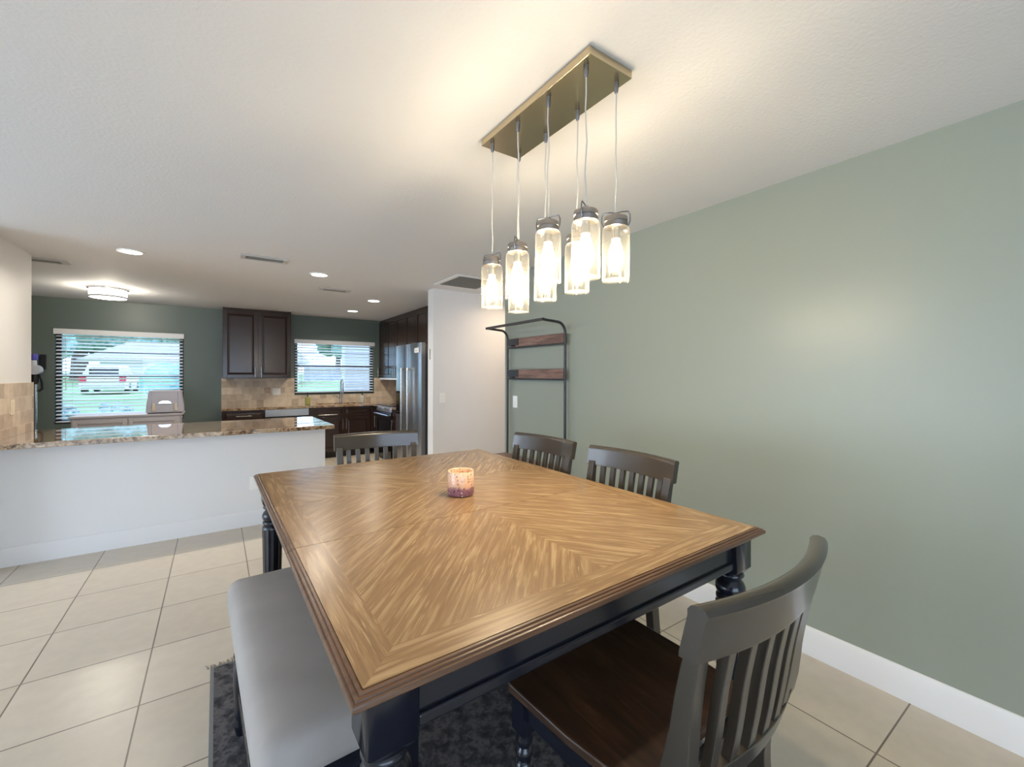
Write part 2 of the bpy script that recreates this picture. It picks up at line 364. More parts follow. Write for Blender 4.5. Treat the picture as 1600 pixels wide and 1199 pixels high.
# peninsula half wall
struct(G().box(XL, .909, YP, YP + .11, 0, .877).build('wall_peninsula', M['white_wall']))
def base_x(name, x0, x1, y, s):   # board along x standing proud on side s
    struct(G().prism([(y, 0), (y + s * .014, 0), (y + s * .014, .118), (y + s * .006, .139), (y, .141)], x0, x1, 'yz').build(name, M['trim']))
def base_y(name, y0, y1, x, s):
    struct(G().prism([(x, 0), (x + s * .015, 0), (x + s * .015, .118), (x + s * .006, .139), (x, .141)], y0, y1, 'xz').build(name, M['trim']))
base_y('baseboard_right', -3.5, 3.711, XR, -1)
base_x('baseboard_pantry', 2.125, 4.3, YW, -1)
base_x('baseboard_peninsula', XL, .909, YP, -1)
bpy.data.objects['baseboard_peninsula'].data.materials[0] = M['white_wall']
base_x('baseboard_back', -4.4, -.1, YB, -1)
# tile backsplashes
struct(G().box(XL, XL + .012, 4.46, 5.45, .9155, 1.335).build('trim_1', M['splash_side']))
struct(G().box(.063, 1.11, YB - .012, YB, .895, 1.345).box(1.11, 2.48, YB - .012, YB, .895, 1.045).box(2.48, XK - .012, YB - .012, YB, .895, 1.345).build('trim_2', M['splash_back']))
struct(G().box(XK - .012, XK, 6.05, YB - .012, .895, 1.345).build('trim_3', tiles('travertine_range', 'yz', .104, .104, (.34, .2, .105), (.72, .55, .38), (.62, .5, .38), .003, loc=(6, .88), offset=.37, rough=.5, var=.25, bias=.45)))
# end cap strike plate
tag(G().box(2.1235, 2.1265, 4.815, 4.836, 1.592, 1.72).build('strike_plate', M['bronze'], bevel=.0006), 'narrow bronze plate set into the white wall end beside the refrigerator', 'plate')

# ---- windows and blinds
def window(n, W):
    x0, x1, z0, z1 = W; yf = YB + .07
    o = G().box(x0, x0 + .055, yf, yf + .05, z0, z1).box(x1 - .055, x1, yf, yf + .05, z0, z1).box(x0 + .055, x1 - .055, yf, yf + .05, z0, z0 + .045).box(x0 + .055, x1 - .055, yf, yf + .05, z1 - .045, z1)
    zm = (z0 + z1) / 2 + .02
    o.box(x0 + .055, x1 - .055, yf, yf + .05, zm - .02, zm + .02)
    for z in ((z0 + zm) / 2 - .02, (z1 + zm) / 2 + .02): o.box(x0 + .055, x1 - .055, yf + .01, yf + .03, z - .006, z + .006)
    w = struct(o.build('window_%d' % n, M['black_frame']))
    G().box(x0 + .055, x1 - .055, yf + .022, yf + .026, z0 + .045, z1 - .045).build('pane', M['pane'], w)
    G().box(x0 - .0, x1 + .0, YB + .001, YB + .149, z0 - .02, z0).build('sill', M['trim'], w)
window(1, W1); window(2, W2)
def blind(W, label):
    x0, x1, z0, z1 = W; xa, xb = x0 + .012, x1 - .012; y = YB + .03
    t = thing('window_blind', label, 'blind', ((x0 + x1) / 2, y, z0), 'window blinds')
    G().box(x0 - .005, x1 + .005, YB - .03, YB - .012, z1 - .055, z1 + .02).build('valance', M['blind'], t, bevel=.004)
    G().box(xa, xb, y - .026, y + .026, z1 - .045, z1 - .002).build('head_rail', M['blind'], t)
    s = G(); p = .0487; n = int((z1 - z0 - .1) / p); c, d = math.cos(R(23)) * .025, math.sin(R(23)) * .025
    for k in range(n):
        z = z1 - .075 - k * p
        s.prism([(y - c, z - d - .0013), (y + c, z + d - .0013), (y + c, z + d + .0013), (y, z + .003), (y - c, z - d + .0013)], xa, xb, 'yz')
    s.build('slats', M['blind'], t)
    zb = z1 - .075 - n * p
    G().box(xa, xb, y - .025, y + .025, max(z0 + .002, zb - .012), max(z0 + .002, zb - .012) + .018).build('bottom_rail', M['blind'], t, bevel=.004)
    for f in (.12, .5, .88): G().box(xa + (xb - xa) * f - .001, xa + (xb - xa) * f + .001, y - .0276, y - .0264, zb, z1 - .045).build('ladder_cord', M['blind'], t)
    G().cyl((xa + .1, y - .032, z1 - .05), (xa + .1, y - .032, z1 - .82), .004, 6).build('tilt_wand', M['white_plastic'], t)
blind(W1, 'wide white slatted blind in the dining nook window behind the toaster')
blind(W2, 'white slatted blind in the window above the kitchen sink')

# ---- ceiling fittings
def vent(x0, x1, y0, y1, label, nl, bar):
    t = thing('ceiling_vent', label, 'vent', ((x0 + x1) / 2, (y0 + y1) / 2, H - .012), 'supply vents in the ceiling')
    f = G()
    for b in ((x0, x1, y0, y0 + .02), (x0, x1, y1 - .02, y1), (x0, x0 + bar, y0 + .02, y1 - .02), (x1 - bar, x1, y0 + .02, y1 - .02)): f.box(*b, H - .012, H - .001)
    f.build('frame', M['vent_frame'], t, bevel=.002)
    G().box(x0 + bar, x1 - bar, y0 + .02, y1 - .02, H - .004, H - .001).build('duct_opening', M['vent_dark'], t)
    l = G()
    for k in range(nl):
        y = y0 + .03 + (y1 - y0 - .06) * k / (nl - 1)
        l.obox(((x0 + x1) / 2, y, H - .0085), (x1 - x0 - 2 * bar, .02, .0015), Matrix.Rotation(R(25), 3, 'X'))
    l.build('louvers', M['vent'], t)
vent(.165, .535, 4.31, 4.46, 'rectangular ceiling vent between the two recessed lights over the peninsula', 6, .04)
vent(1.0, 1.36, 5.43, 5.58, 'small ceiling vent over the kitchen behind the middle recessed light', 6, .05)
vent(-1.5, -1.13, 5.52, 5.67, 'ceiling vent half hidden behind the white wall end at the left', 6, .05)
t = thing('return_air_grille', 'large square return air grille on the ceiling by the white pantry wall', 'vent', (2.3, 4.19, H - .014))
f = G()
for b in ((2.02, 2.58, 3.9, 3.945), (2.02, 2.58, 4.445, 4.49), (2.02, 2.065, 3.945, 4.445), (2.535, 2.58, 3.945, 4.445)): f.box(*b, H - .014, H - .001)
f.build('frame', M['white_wall'], t, bevel=.002)
G().box(2.065, 2.535, 3.945, 4.445, H - .004, H - .001).build('duct_opening', M['vent_dark'], t)
l = G()
for k in range(26): l.obox((2.3, 3.955 + k * .0192, H - .008), (.47, .017, .0014), Matrix.Rotation(R(35), 3, 'X'))
l.build('louvers', M['vent'], t)

def light(name, kind, loc, power, col, size=.05, rot=None, spread=None, shape=None, sy=None):
    d = bpy.data.lights.new(name, kind); d.energy = power; d.color = col
    if kind == 'AREA':
        d.size = size
        if shape: d.shape = shape
        if sy: d.size_y = sy
        if spread: d.spread = spread
    elif kind == 'POINT': d.shadow_soft_size = size
    o = bpy.data.objects.new(name, d); COL.objects.link(o); o.location = loc
    if rot: o.rotation_euler = rot
    return o
WARM = (1, .83, .6)
DL = (1, .9, .76)
rl = [(-.596, 4.78, 'recessed ceiling light nearest the left wall end'), (.869, 4.76, 'recessed ceiling light above the peninsula end'),
      (1.801, 6.009, 'recessed ceiling light in front of the dark wall cabinets, nearer the refrigerator'), (1.812, 7.176, 'recessed ceiling light nearest the sink window')]
for x, y, lb in rl:
    t = thing('recessed_downlight', lb, 'ceiling light', (x, y, H - .008), 'recessed ceiling lights')
    G().lathe([(.092, 0), (.09, -.007), (.075, -.008), (.074, 0)], (x, y, H), 32, cap=False).build('trim_ring', M['trim'], t)
    G().lathe([(.0744, -.0034), (.0744, 0)], (x, y, H), 24).build('housing', M['trim'], t)
    G().lathe([(.0745, -.0055), (.0745, -.0035)], (x, y, H), 32).build('lens', M['lens'], t)
    light('recessed_lamp', 'AREA', (x, y, H - .012), 13, DL, .14, shape='DISK', spread=R(150))
x, y = -1.075, 7.0
t = thing('flush_mount_light', 'glowing round crystal flush ceiling light in front of the left window', 'ceiling light', (x, y, H - .12))
G().lathe([(.19, -.001), (.19, -.014), (.0, -.014)], (x, y, H), 36, cap=False).build('ceiling_plate', M['chrome'], t)
G().lathe([(.165, -.014), (.17, -.03), (.17, -.105), (.16, -.12), (.0, -.122)], (x, y, H), 36, cap=False).build('drum_shade', M['drum'], t)
G().lathe([(.172, -.105), (.175, -.1), (.175, -.112), (.17, -.118)], (x, y, H), 36, cap=False).lathe([(.172, -.014), (.176, -.014), (.176, -.024), (.172, -.024)], (x, y, H), 36, cap=False).build('band', M['chrome'], t)
light('flush_lamp', 'POINT', (x, y, H - .075), 30, (1, .9, .75), .05)

# ---- pendant fixture over the table
CX, CY = 1.052, 1.29
pf = thing('pendant_light', 'eight jar pendant light hanging from a bronze bar over the table', 'pendant light', (CX, CY, 1.7))
cg = G()
x0, x1, y0, y1 = CX - .1, CX + .1, CY - .33, CY + .33
cg.box(x0, x1, y0, y1, H - .03, H - .001)
cg.build('canopy', M['bronze'], pf, bevel=.003)
k = 0
for ix, dx in enumerate((-.071, .071)):
    for iy, dy in enumerate((-.286, -.095, .095, .286)):
        px, py = CX + dx, CY + dy
        zb = ((1.722, 1.742, 1.711, 1.698), (1.731, 1.721, 1.718, 1.69))[ix][iy]; zc = zb + .183
        G().lathe([(.009, 0), (.009, -.012), (.007, -.03), (.0045, -.036)], (px, py, H - .03), 12).build('cord_grip', M['steel_dark'], pf)
        path = [(px + .0025 * math.sin(j * 1.9 + k * 2.2) * (0 if j in (0, 8) else 1), py + .002 * math.sin(j * 1.3 + k), H - .064 + (zc + .05 - H + .064) * j / 8) for j in range(9)]
        G().tube(path, .0024, 6).build('cord', M['cord'], pf)
        jar = G().lathe([(.036, .006), (.0445, .004), (.0462, .0), (.0462, .012), (.0462, .168), (.0445, .178), (.038, .185), (.0375, .19)], (px, py, zb), 32, cap=False)
        jar.lathe([(.0, .007), (.036, .006)], (px, py, zb), 32, cap=False)
        j = jar.build('jar', M['jar'], pf)
        cap = G().lathe([(.0, -.002), (.036, -.002), (.0395, .0), (.0395, .013), (.037, .0145), (.037, .017), (.0395, .0185), (.0395, .031), (.037, .035), (.012, .036), (.009, .05), (.004, .052)], (px, py, zc), 28, cap=False)
        cap.build('cap', M['cap'], j)
        a = [.5, 2.0, .7, 1.9, 2.3, .4, 1.2, .6][k]; c, s = math.cos(a), math.sin(a)
        w = .046
        pts = [(px + c * w * u, py + s * w * u, zc + z) for u, z in ((-.9, .004), (-1.02, .02), (-1.02, .04), (-.9, .053), (-.4, .053), (0, .05), (.4, .053), (.9, .053), (1.02, .04), (1.02, .02), (.9, .004))]
        G().tube(pts, .0021, 6).build('wire_handle', M['steel_dark'], j)
        G().lathe([(.0, .012), (.012, .016), (.0235, .03), (.028, .047), (.027, .062), (.02, .088), (.0145, .105), (.0135, .118)], (px, py, zb + .028), 20, cap=False).build('bulb', M['bulb'], j)
        G().lathe([(.0145, .144), (.0145, .182)], (px, py, zb), 14).build('socket', M['nickel'], j)
        light('pendant_lamp', 'POINT', (px, py, zb + .075), 3.8, WARM, .022)
        d = light('pendant_downlight', 'SPOT', (px, py, zb + .07), 3.0, WARM).data; d.spot_size = R(172); d.spot_blend = .5; d.shadow_soft_size = .022
        k += 1

# ---- dining table
TX0, TX1, TY0, TY1, TZ = .1609, 1.4661, .6722, 2.4942, .914
tb = thing('dining_table', 'rectangular counter height dining table with parquet oak top and navy black base', 'table', ((TX0 + TX1) / 2, (TY0 + TY1) / 2, .0))
IN = .022; B = .077; XC = (TX0 + TX1) / 2
X0, X1 = TX0 + IN, TX1 - IN; S1, S2 = 1.358, 1.823
def panel(name, ya, yb, nb, fb, al, ar):
    g = G(); rnd = lambda: (random.uniform(0, 9), random.uniform(0, 9))
    fa = ya + B if nb else ya; fc = yb - B if fb else yb; z = TZ
    g.face_uv([(X0, ya, z), (X0 + B, fa, z), (X0 + B, fc, z), (X0, yb, z)], R(90), rnd())
    g.face_uv([(X1 - B, fa, z), (X1, ya, z), (X1, yb, z), (X1 - B, fc, z)], R(90), rnd())
    if nb: g.face_uv([(X0, ya, z), (X1, ya, z), (X1 - B, fa, z), (X0 + B, fa, z)], 0, rnd())
    if fb: g.face_uv([(X0 + B, fc, z), (X1 - B, fc, z), (X1, yb, z), (X0, yb, z)], 0, rnd())
    g.face_uv([(X0 + B, fa, z), (XC, fa, z), (XC, fc, z), (X0 + B, fc, z)], R(al), rnd())
    g.face_uv([(XC, fa, z), (X1 - B, fa, z), (X1 - B, fc, z), (XC, fc, z)], R(ar), rnd())
    zz = TZ - .0215
    g.face_uv([(X0, ya, zz), (X0, yb, zz), (X1, yb, zz), (X1, ya, zz)], 0)
    g.face_uv([(X0, ya, zz), (X1, ya, zz), (X1, ya, z), (X0, ya, z)], 0); g.face_uv([(X1, yb, zz), (X0, yb, zz), (X0, yb, z), (X1, yb, z)], 0)
    g.face_uv([(X0, yb, zz), (X0, ya, zz), (X0, ya, z), (X0, yb, z)], R(90)); g.face_uv([(X1, ya, zz), (X1, yb, zz), (X1, yb, z), (X1, ya, z)], R(90))
    return g.build(name, M['top'], tb)
panel('tabletop', TY0 + IN, S1 - .001, 1, 0, 48, -50)
panel('leaf', S1 + .001, S2 - .001, 0, 0, 42, -44)
panel('tabletop', S2 + .001, TY1 - IN, 0, 1, -48, 50)
PROF = [(.0222, -.022), (.0222, -.0025), (.0206, -.0025), (.02, -.0012), (.0155, -.0012), (.0143, -.002), (.0137, -.0045), (.0122, -.0045), (.0078, -.0045), (.0066, -.0055), (.006, -.008), (.0045, -.008), (.0016, -.0092), (0, -.012), (0, -.0185), (.003, -.022), (.0222, -.022)]
def molding(corners, insets):
    """profile swept along an open run of corners; insets give the inward direction at each"""
    rings = []
    for (x, y), (ix, iy) in zip(corners, insets): rings.append([(x + ix * d, y + iy * d, TZ + z) for d, z in PROF])
    return G().loft(rings)
molding([(TX0, S1 - .0012), (TX0, TY0), (TX1, TY0), (TX1, S1 - .0012)], [(1, 0), (1, 1), (-1, 1), (-1, 0)]).build('edge_molding', M['mold'], tb, smooth=30)
molding([(TX0, S1 + .0012), (TX0, S2 - .0012)], [(1, 0), (1, 0)]).build('edge_molding', M['mold'], tb, smooth=30)
molding([(TX1, S1 + .0012), (TX1, S2 - .0012)], [(-1, 0), (-1, 0)]).build('edge_molding', M['mold'], tb, smooth=30)
molding([(TX0, S2 + .0012), (TX0, TY1), (TX1, TY1), (TX1, S2 + .0012)], [(1, 0), (1, -1), (-1, -1), (-1, 0)]).build('edge_molding', M['mold'], tb, smooth=30)
RUGZ = .006
LW = .046; ins = .03
for sx, sy in ((0, 0), (1, 0), (0, 1), (1, 1)):
    cx = (TX0 + ins + LW) if not sx else (TX1 - ins - LW); cy = (TY0 + ins + LW) if not sy else (TY1 - ins - LW)
    g = G()
    zs = [(TZ - .022, LW, LW)]
    def oct_ring(z, r, ch):
        return [(cx + a, cy + b, z) for a, b in ((-r + ch, -r), (r - ch, -r), (r, -r + ch), (r, r - ch), (r - ch, r), (-r + ch, r), (-r, r - ch), (-r, -r + ch))]
    g.loft([oct_ring(.765, LW * .74, .012), oct_ring(.783, LW, .004), oct_ring(TZ - .0224, LW, .004)])
    g.lathe([(.034, .768), (.04, .764), (.042, .758), (.04, .752), (.032, .746), (.031, .742), (.04, .732), (.0455, .720), (.046, .709), (.041, .696), (.036, .692), (.042, .688), (.044, .681), (.042, .674), (.038, .670), (.044, .664), (.0455, .654)], (cx, cy, 0), 28)
    pr = []                                                         # fluted tapering shaft
    for z, r in ((.656, .045), (.4, .04), (.15, .032), (.12, .03)):
        pr.append([(cx + (r * (1 - .09 * (q % 2))) * math.cos(2 * PI * q / 24), cy + (r * (1 - .09 * (q % 2))) * math.sin(2 * PI * q / 24), z) for q in range(24)])
    g.loft(pr[::-1])
    g.lathe([(.024, RUGZ), (.032, .03), (.038, .055), (.034, .08), (.026, .092), (.034, .1), (.036, .112), (.03, .122)], (cx, cy, 0), 24)
    g.build('leg', M['table_black'], tb, smooth=50)
ax0, ax1, ay0, ay1 = TX0 + ins + .018, TX1 - ins - .018, TY0 + ins + .018, TY1 - ins - .018
E2 = ins + 2 * LW
def apron(b, bead):
    o = G().box(*b, .812, TZ - .0224).build('apron', M['table_black'], tb)
    G().box(*bead, .79, .8145).build('apron_bead', M['table_black'], o, bevel=.006, seg=3)
apron((TX0 + E2, TX1 - E2, ay0, ay0 + .02), (TX0 + E2, TX1 - E2, ay0 - .009, ay0 + .022))
apron((TX0 + E2, TX1 - E2, ay1 - .02, ay1), (TX0 + E2, TX1 - E2, ay1 - .022, ay1 + .009))
apron((ax0, ax0 + .02, TY0 + E2, TY1 - E2), (ax0 - .009, ax0 + .022, TY0 + E2, TY1 - E2))
apron((ax1 - .02, ax1, TY0 + E2, TY1 - E2), (ax1 - .022, ax1 + .009, TY0 + E2, TY1 - E2))

tb.rotation_euler = (0, 0, R(.52))

# candle holder
x, y = .833, 1.578
t = thing('candle_holder', 'short pink and amber mosaic glass candle holder on the dining table', 'candle holder', (x, y, TZ))
G().lathe([(.044, .0005), (.052, .004), (.054, .011), (.054, .098), (.0525, .1), (.05, .098), (.05, .05), (.05, .012), (.0, .01)], (x, y, TZ), 44, cap=False).build('glass_cup', M['candle'], t)
G().lathe([(.049, .012), (.049, .055), (.0, .057)], (x, y, TZ), 32, cap=False).build('wax', M['wax'], t)

# ---- chairs (local coordinates, front is +y)
def chair_proto():
    t = thing('dining_chair', 'x', 'chair', (0, 0, 0))
    def Y(z):  # back profile
        pts = [(0, -.255), (.25, -.222), (.48, -.196), (.56, -.197), (.62, -.212), (.69, -.242), (.78, -.259), (.88, -.273), (.97, -.291), (1.06, -.312)]
        for (a, ya), (b, yb) in zip(pts, pts[1:]):
            if z <= b:
                u = (z - a) / (b - a); return ya + (yb - ya) * u
        return pts[-1][1]
    # smoother profile
    def YS(z): return (Y(max(0, z - .03)) + 2 * Y(z) + Y(min(1.06, z + .03))) / 4
    bow = lambda x: -.043 * (1 - (x / .25) ** 2)
    # seat
    P = [(-.245, .2), (-.225, .222), (0, .235), (.225, .222), (.245, .2), (.238, 0), (.216, -.168), (-.216, -.168), (-.238, 0)]
    G().prism(P[::-1], .607, .632, 'xy').build('seat', M['seat'], t, bevel=.006, seg=2, local=True)
    # seat frame
    f = G().box(-.2, .2, .178, .198, .545, .607).box(-.2, .2, -.19, -.17, .545, .607)
    f.prism([(-.185, .607), (-.185, .545), (.17, .545), (.17, .607)], -.218, -.198, 'yz').prism([(-.185, .607), (-.185, .545), (.17, .545), (.17, .607)], .198, .218, 'yz')
    f.build('seat_frame', M['table_black'], t, bevel=.003, local=True)
    for s in (-1, 1):
        rings = []
        for k in range(25):
            z = .97 * k / 24; y = YS(z); w = .018; d = min(.022, .016 + .006 * z / .3) + .006 * max(0, 1 - abs(z - .68) / .12) - .009 * max(0, (z - .74) / .23)
            xo = s * (.207 + .018 * max(0, (z - .6)) / .45)
            rings.append([(xo - w, y - d, z), (xo + w, y - d, z), (xo + w, y + d, z), (xo - w, y + d, z)])
        G().loft(rings).build('rear_post', M['chair'], t, bevel=.003, local=True)
    for s in (-1, 1):
        c = (s * .207, .182, 0)
        g = G().box(c[0] - .022, c[0] + .022, c[1] - .022, c[1] + .022, .51, .606)
        g.lathe([(.013, 0), (.017, .02), (.02, .045), (.016, .062), (.014, .07), (.019, .08), (.02, .2), (.0235, .40), (.0235, .43), (.017, .437), (.021, .446), (.0225, .457), (.018, .466), (.016, .47), (.021, .48), (.0225, .49), (.019, .5), (.021, .51)], c, 18)
        g.build('front_leg', M['table_black'], t, smooth=45, local=True)
    st = G().box(-.19, .19, .172, .192, .2, .235).build('footrest', M['table_black'], t, bevel=.004, local=True)
    for s in (-1, 1): G().box(s * .207 - .009, s * .207 + .009, -.21, .172, .24, .265).build('stretcher', M['table_black'], t, bevel=.003, local=True)
    # curved rails
    def rail(za, zb, hx, th, n=20, sec=None):
        rings = []
        for k in range(n + 1):
            x = -hx + 2 * hx * k / n; ring = []
            hgt = zb - za
            prof = sec or [(-th, 0), (th, 0), (th, 1), (-th, 1)]
            for dy, u in prof:
                z = za + hgt * u; ring.append((x, YS(min(z, 1.06)) + bow(x) + dy, z))
            rings.append(ring)
        return G().loft(rings)
    sec = [(-.014, 0), (.014, 0), (.0155, .1), (.0155, .8), (.0175, .9), (.013, .98), (.002, 1.015), (-.011, .985), (-.0175, .9), (-.0155, .8), (-.0155, .1)]
    rail(.95, 1.043, .25, .0135, 24, sec).build('top_rail', M['chair'], t, smooth=50, local=True)
    rail(.672, .722, .2, .0125, 16).build('lower_rail', M['chair'], t, bevel=.003, local=True)
    for k in range(7):
        x = -.159 + .053 * k; rings = []
        for j in range(13):
            z = .715 + (.957 - .715) * j / 12; y = YS(z) + bow(x); xx = x * (1 + .06 * j / 12)
            rings.append([(xx - .0125, y - .0095, z), (xx + .0125, y - .0095, z), (xx + .0125, y + .0095, z), (xx - .0125, y + .0095, z)])
        G().loft(rings).build('slat', M['chair'], t, bevel=.002, local=True)
    return t
ch = chair_proto()
spots = [((.855, .697, RUGZ), R(2), 'charcoal slat back chair nearest the camera with its dark wood seat showing'),
         ((1.285, 1.335, RUGZ), PI / 2, 'charcoal slat back chair against the green wall side, nearer the camera, below the bare wall'),
         ((1.265, 1.93, RUGZ), PI / 2 + R(4), 'charcoal slat back chair on the green wall side in front of the black coat rack'),
         ((.79, 2.36, RUGZ), PI - R(6), 'charcoal slat back chair at the far table end facing the refrigerator and kitchen')]
for k, (l, r, lb) in enumerate(spots):
    c = ch if k == 0 else copy_tree(ch)
    c.location = l; c.rotation_euler = (0, 0, r)
    tag(c, lb, 'chair', 'dining chairs around the table')

# ---- bench
bx0, bx1, by0, by1 = .052, .447, 1.05, 2.03
bn = thing('dining_bench', 'grey linen upholstered bench with navy black legs along the left table side', 'bench', ((bx0 + bx1) / 2, (by0 + by1) / 2, RUGZ))
g = G(); rings = []
def cush(z, i, r=.03):
    out = []
    for cx, cy, a0 in ((bx1 - i - r, by1 - i - r, 0), (bx0 + i + r, by1 - i - r, 90), (bx0 + i + r, by0 + i + r, 180), (bx1 - i - r, by0 + i + r, 270)):
        for q in range(7): a = R(a0 + 15 * q); out.append((cx + r * math.cos(a), cy + r * math.sin(a), z))
    return out
for z, i in ((.508, .006), (.512, .001), (.53, -.002), (.565, 0), (.585, .006), (.598, .018), (.606, .038), (.611, .07), (.613, .12)): rings.append(cush(z, i))
g.loft(rings); g.build('cushion', M['linen'], bn, smooth=60)
o = G().box(bx0 + .02, bx1 - .02, by0 + .02, by1 - .02, .44, .508).build('apron', M['table_black'], bn, bevel=.003)
for x in (bx0 + .045, bx1 - .045):
    for y in (by0 + .05, by1 - .05):
        g = G().box(x - .027, x + .027, y - .027, y + .027, .36, .5)
        g.lathe([(.016, RUGZ), (.022, .03), (.024, .05), (.018, .065), (.022, .08), (.026, .2), (.027, .29), (.022, .3), (.027, .315), (.024, .33), (.02, .335), (.026, .35), (.024, .362)], (x, y, 0), 20)
        g.build('leg', M['table_black'], bn, smooth=45)
for x in (bx0 + .045, bx1 - .045): G().box(x - .012, x + .012, by0 + .07, by1 - .07, .15, .185).build('stretcher', M['table_black'], bn, bevel=.004)

bn.rotation_euler = (0, 0, R(2))

# ---- rug
rg = thing('area_rug', 'dark grey distressed area rug under the dining table', 'rug', (.76, 1.27, 0))
G().box(-.008, 1.53, .05, 2.49, .0005, RUGZ - .0004).build('pile', M['rug'], rg)
e = G()
for b in ((-.022, -.008, .04, 2.5), (1.53, 1.544, .04, 2.5), (-.008, 1.53, 2.49, 2.5), (-.008, 1.53, .04, .05)): e.box(*b, .0005, RUGZ)
e.build('binding', M['rug_edge'], rg)
fr = G()
for k in range(150):
    x = -.03 + 1.58 * k / 149; a = random.uniform(-.006, .006); L_ = random.uniform(.022, .04)
    fr.tube([(x, 2.5, .003), (x + a, 2.5 + L_ * .6, .0035), (x + 2.2 * a - .004, 2.5 + L_, .0025)], [.003, .0025, .0012], 5)
fr.build('fringe', M['fringe'], rg)

# ---- coat rack by the green wall
hx = 2.43; ya, yb = 2.73, 3.6
hr = thing('coat_rack', 'black metal coat rack with two wooden boards standing against the green wall', 'coat rack', (2.33, (ya + yb) / 2, 0))
def arc(y):
    pts = [(hx, y, 0), (hx, y, .5), (hx, y, 1.2), (hx, y, 1.765)]
    for q in range(1, 8):
        a = R(90 * q / 8); pts.append((hx - .085 * (1 - math.cos(a)), y, 1.765 + .09 * math.sin(a)))
    return pts + [(hx - .1, y, 1.856), (2.2, y, 1.864), (2.185, y, 1.865)]
for y in (ya, yb): G().tube(arc(y), .0115, 12).build('upright', M['black_metal'], hr)
G().obox((2.185, (ya + yb) / 2, 1.865), (.022, yb - ya + .024, .022)).build('hanging_bar', M['black_metal'], hr, bevel=.002)
for z0, z1 in ((1.687, 1.768), (1.378, 1.462)):
    b = G().box(hx - .009, hx + .009, ya + .012, yb - .012, z0, z1).build('coat_board', M['rack_wood'], hr, bevel=.002)
    G().box(hx - .004, hx + .011, ya + .01, yb - .01, z0 - .016, z0).build('board_rail', M['black_metal'], b, bevel=.001)
    G().box(hx - .016, hx - .009, yb - .2, yb - .02, z0 + .012, z1 - .004).box(hx - .06, hx - .009, yb - .15, yb - .11, z0 + .002, z0 + .014).build('hook_plate', M['black_metal'], b, bevel=.001)
fg = G()
G().box(2.06, hx, ya - .01, ya + .01, .585, .605).box(2.06, hx, yb - .01, yb + .01, .585, .605).box(2.05, 2.07, ya - .01, yb + .01, .585, .605).box(2.05, 2.07, ya - .01, ya + .01, 0, .585).box(2.05, 2.07, yb - .01, yb + .01, 0, .585).build('seat_frame', M['black_metal'], hr)
G().box(2.055, hx - .012, ya - .008, yb + .008, .605, .625).build('seat_board', M['rack_wood'], hr, bevel=.002)

# ---- wall plates
def plate(name, label, n, c, w, h, rocker, m='white_plastic', depth=.006, cat='light switch'):
    """n = outward axis such as '-x'"""
    ax = 'xyz'.index(n[1]); s = -1 if n[0] == '-' else 1
    def bx(w, h, d0, d1, dz=0, du=0):
        lo = [0, 0, 0]; hi = [0, 0, 0]; ot = 1 - ax
        a, b = sorted((c[ax] + s * d0, c[ax] + s * d1)); lo[ax], hi[ax] = a, b
        lo[ot], hi[ot] = c[ot] + du - w / 2, c[ot] + du + w / 2; lo[2], hi[2] = c[2] + dz - h / 2, c[2] + dz + h / 2
        return (lo[0], hi[0], lo[1], hi[1], lo[2], hi[2])
    t = thing(name, label, cat, c)
    G().box(*bx(w, h, 0, depth)).build('cover_plate', M[m], t, bevel=.0015)
    if rocker: G().box(*bx(.033, .066, depth, depth + .003)).build('rocker', M[m], t, bevel=.001)
    else:
        for dz in (-.02, .02): G().box(*bx(.03, .026, depth, depth + .002, dz)).build('socket', M[m], t, bevel=.001)
    return t
plate('light_switch', 'white rocker switch on the white pantry wall', '-y', (2.246, YW, 1.13), .075, .118, True)
plate('light_switch', 'white rocker switch on the green wall behind the coat rack', '-x', (XR, 3.52, 1.14), .075, .118, True)
plate('light_switch', 'almond switch on the tiled left wall above the granite counter', '+x', (XL + .012, 4.965, 1.147), .075, .118, True, 'almond')
plate('wall_outlet', 'white outlet low on the white peninsula beside the table corner', '-y', (.29, YP, .393), .075, .118, False, cat='outlet')
plate('wall_outlet', 'white double outlet plate in the tile backsplash under the dark wall cabinet', '-y', (.836, YB - .012, 1.117), .12, .118, False, cat='outlet')

# ---- peninsula worktop and cabinet
tag(G().prism([(XL + .001, 4.45), (.955, 4.45), (.925, 5.46), (XL + .001, 5.46)], .877, .915, 'xy').build('peninsula_worktop', M['granite'], bevel=.005, seg=3), 'tan granite peninsula worktop lying on the white half wall', 'worktop')
t = thing('peninsula_cabinet', 'dark espresso base cabinet on the kitchen side of the white half wall', 'cabinet', (-.2, 5.08, 0))
G().box(XL + .02, .88, YP + .112, 5.37, .1, .876).box(XL + .02, .88, YP + .112, 5.31, 0, .1).build('body', M['espresso'], t)
for k in range(4):
    x0 = XL + .03 + k * .545
    d = G().box(x0, x0 + .535, 5.37, 5.39, .12, .855).build('door', M['espresso'], t, bevel=.003)
    G().cyl((x0 + .48, 5.41, .6), (x0 + .48, 5.41, .78), .005, 8).box(x0 + .475, x0 + .485, 5.389, 5.41, .61, .62).box(x0 + .475, x0 + .485, 5.389, 5.41, .76, .77).build('handle', M['nickel'], d)

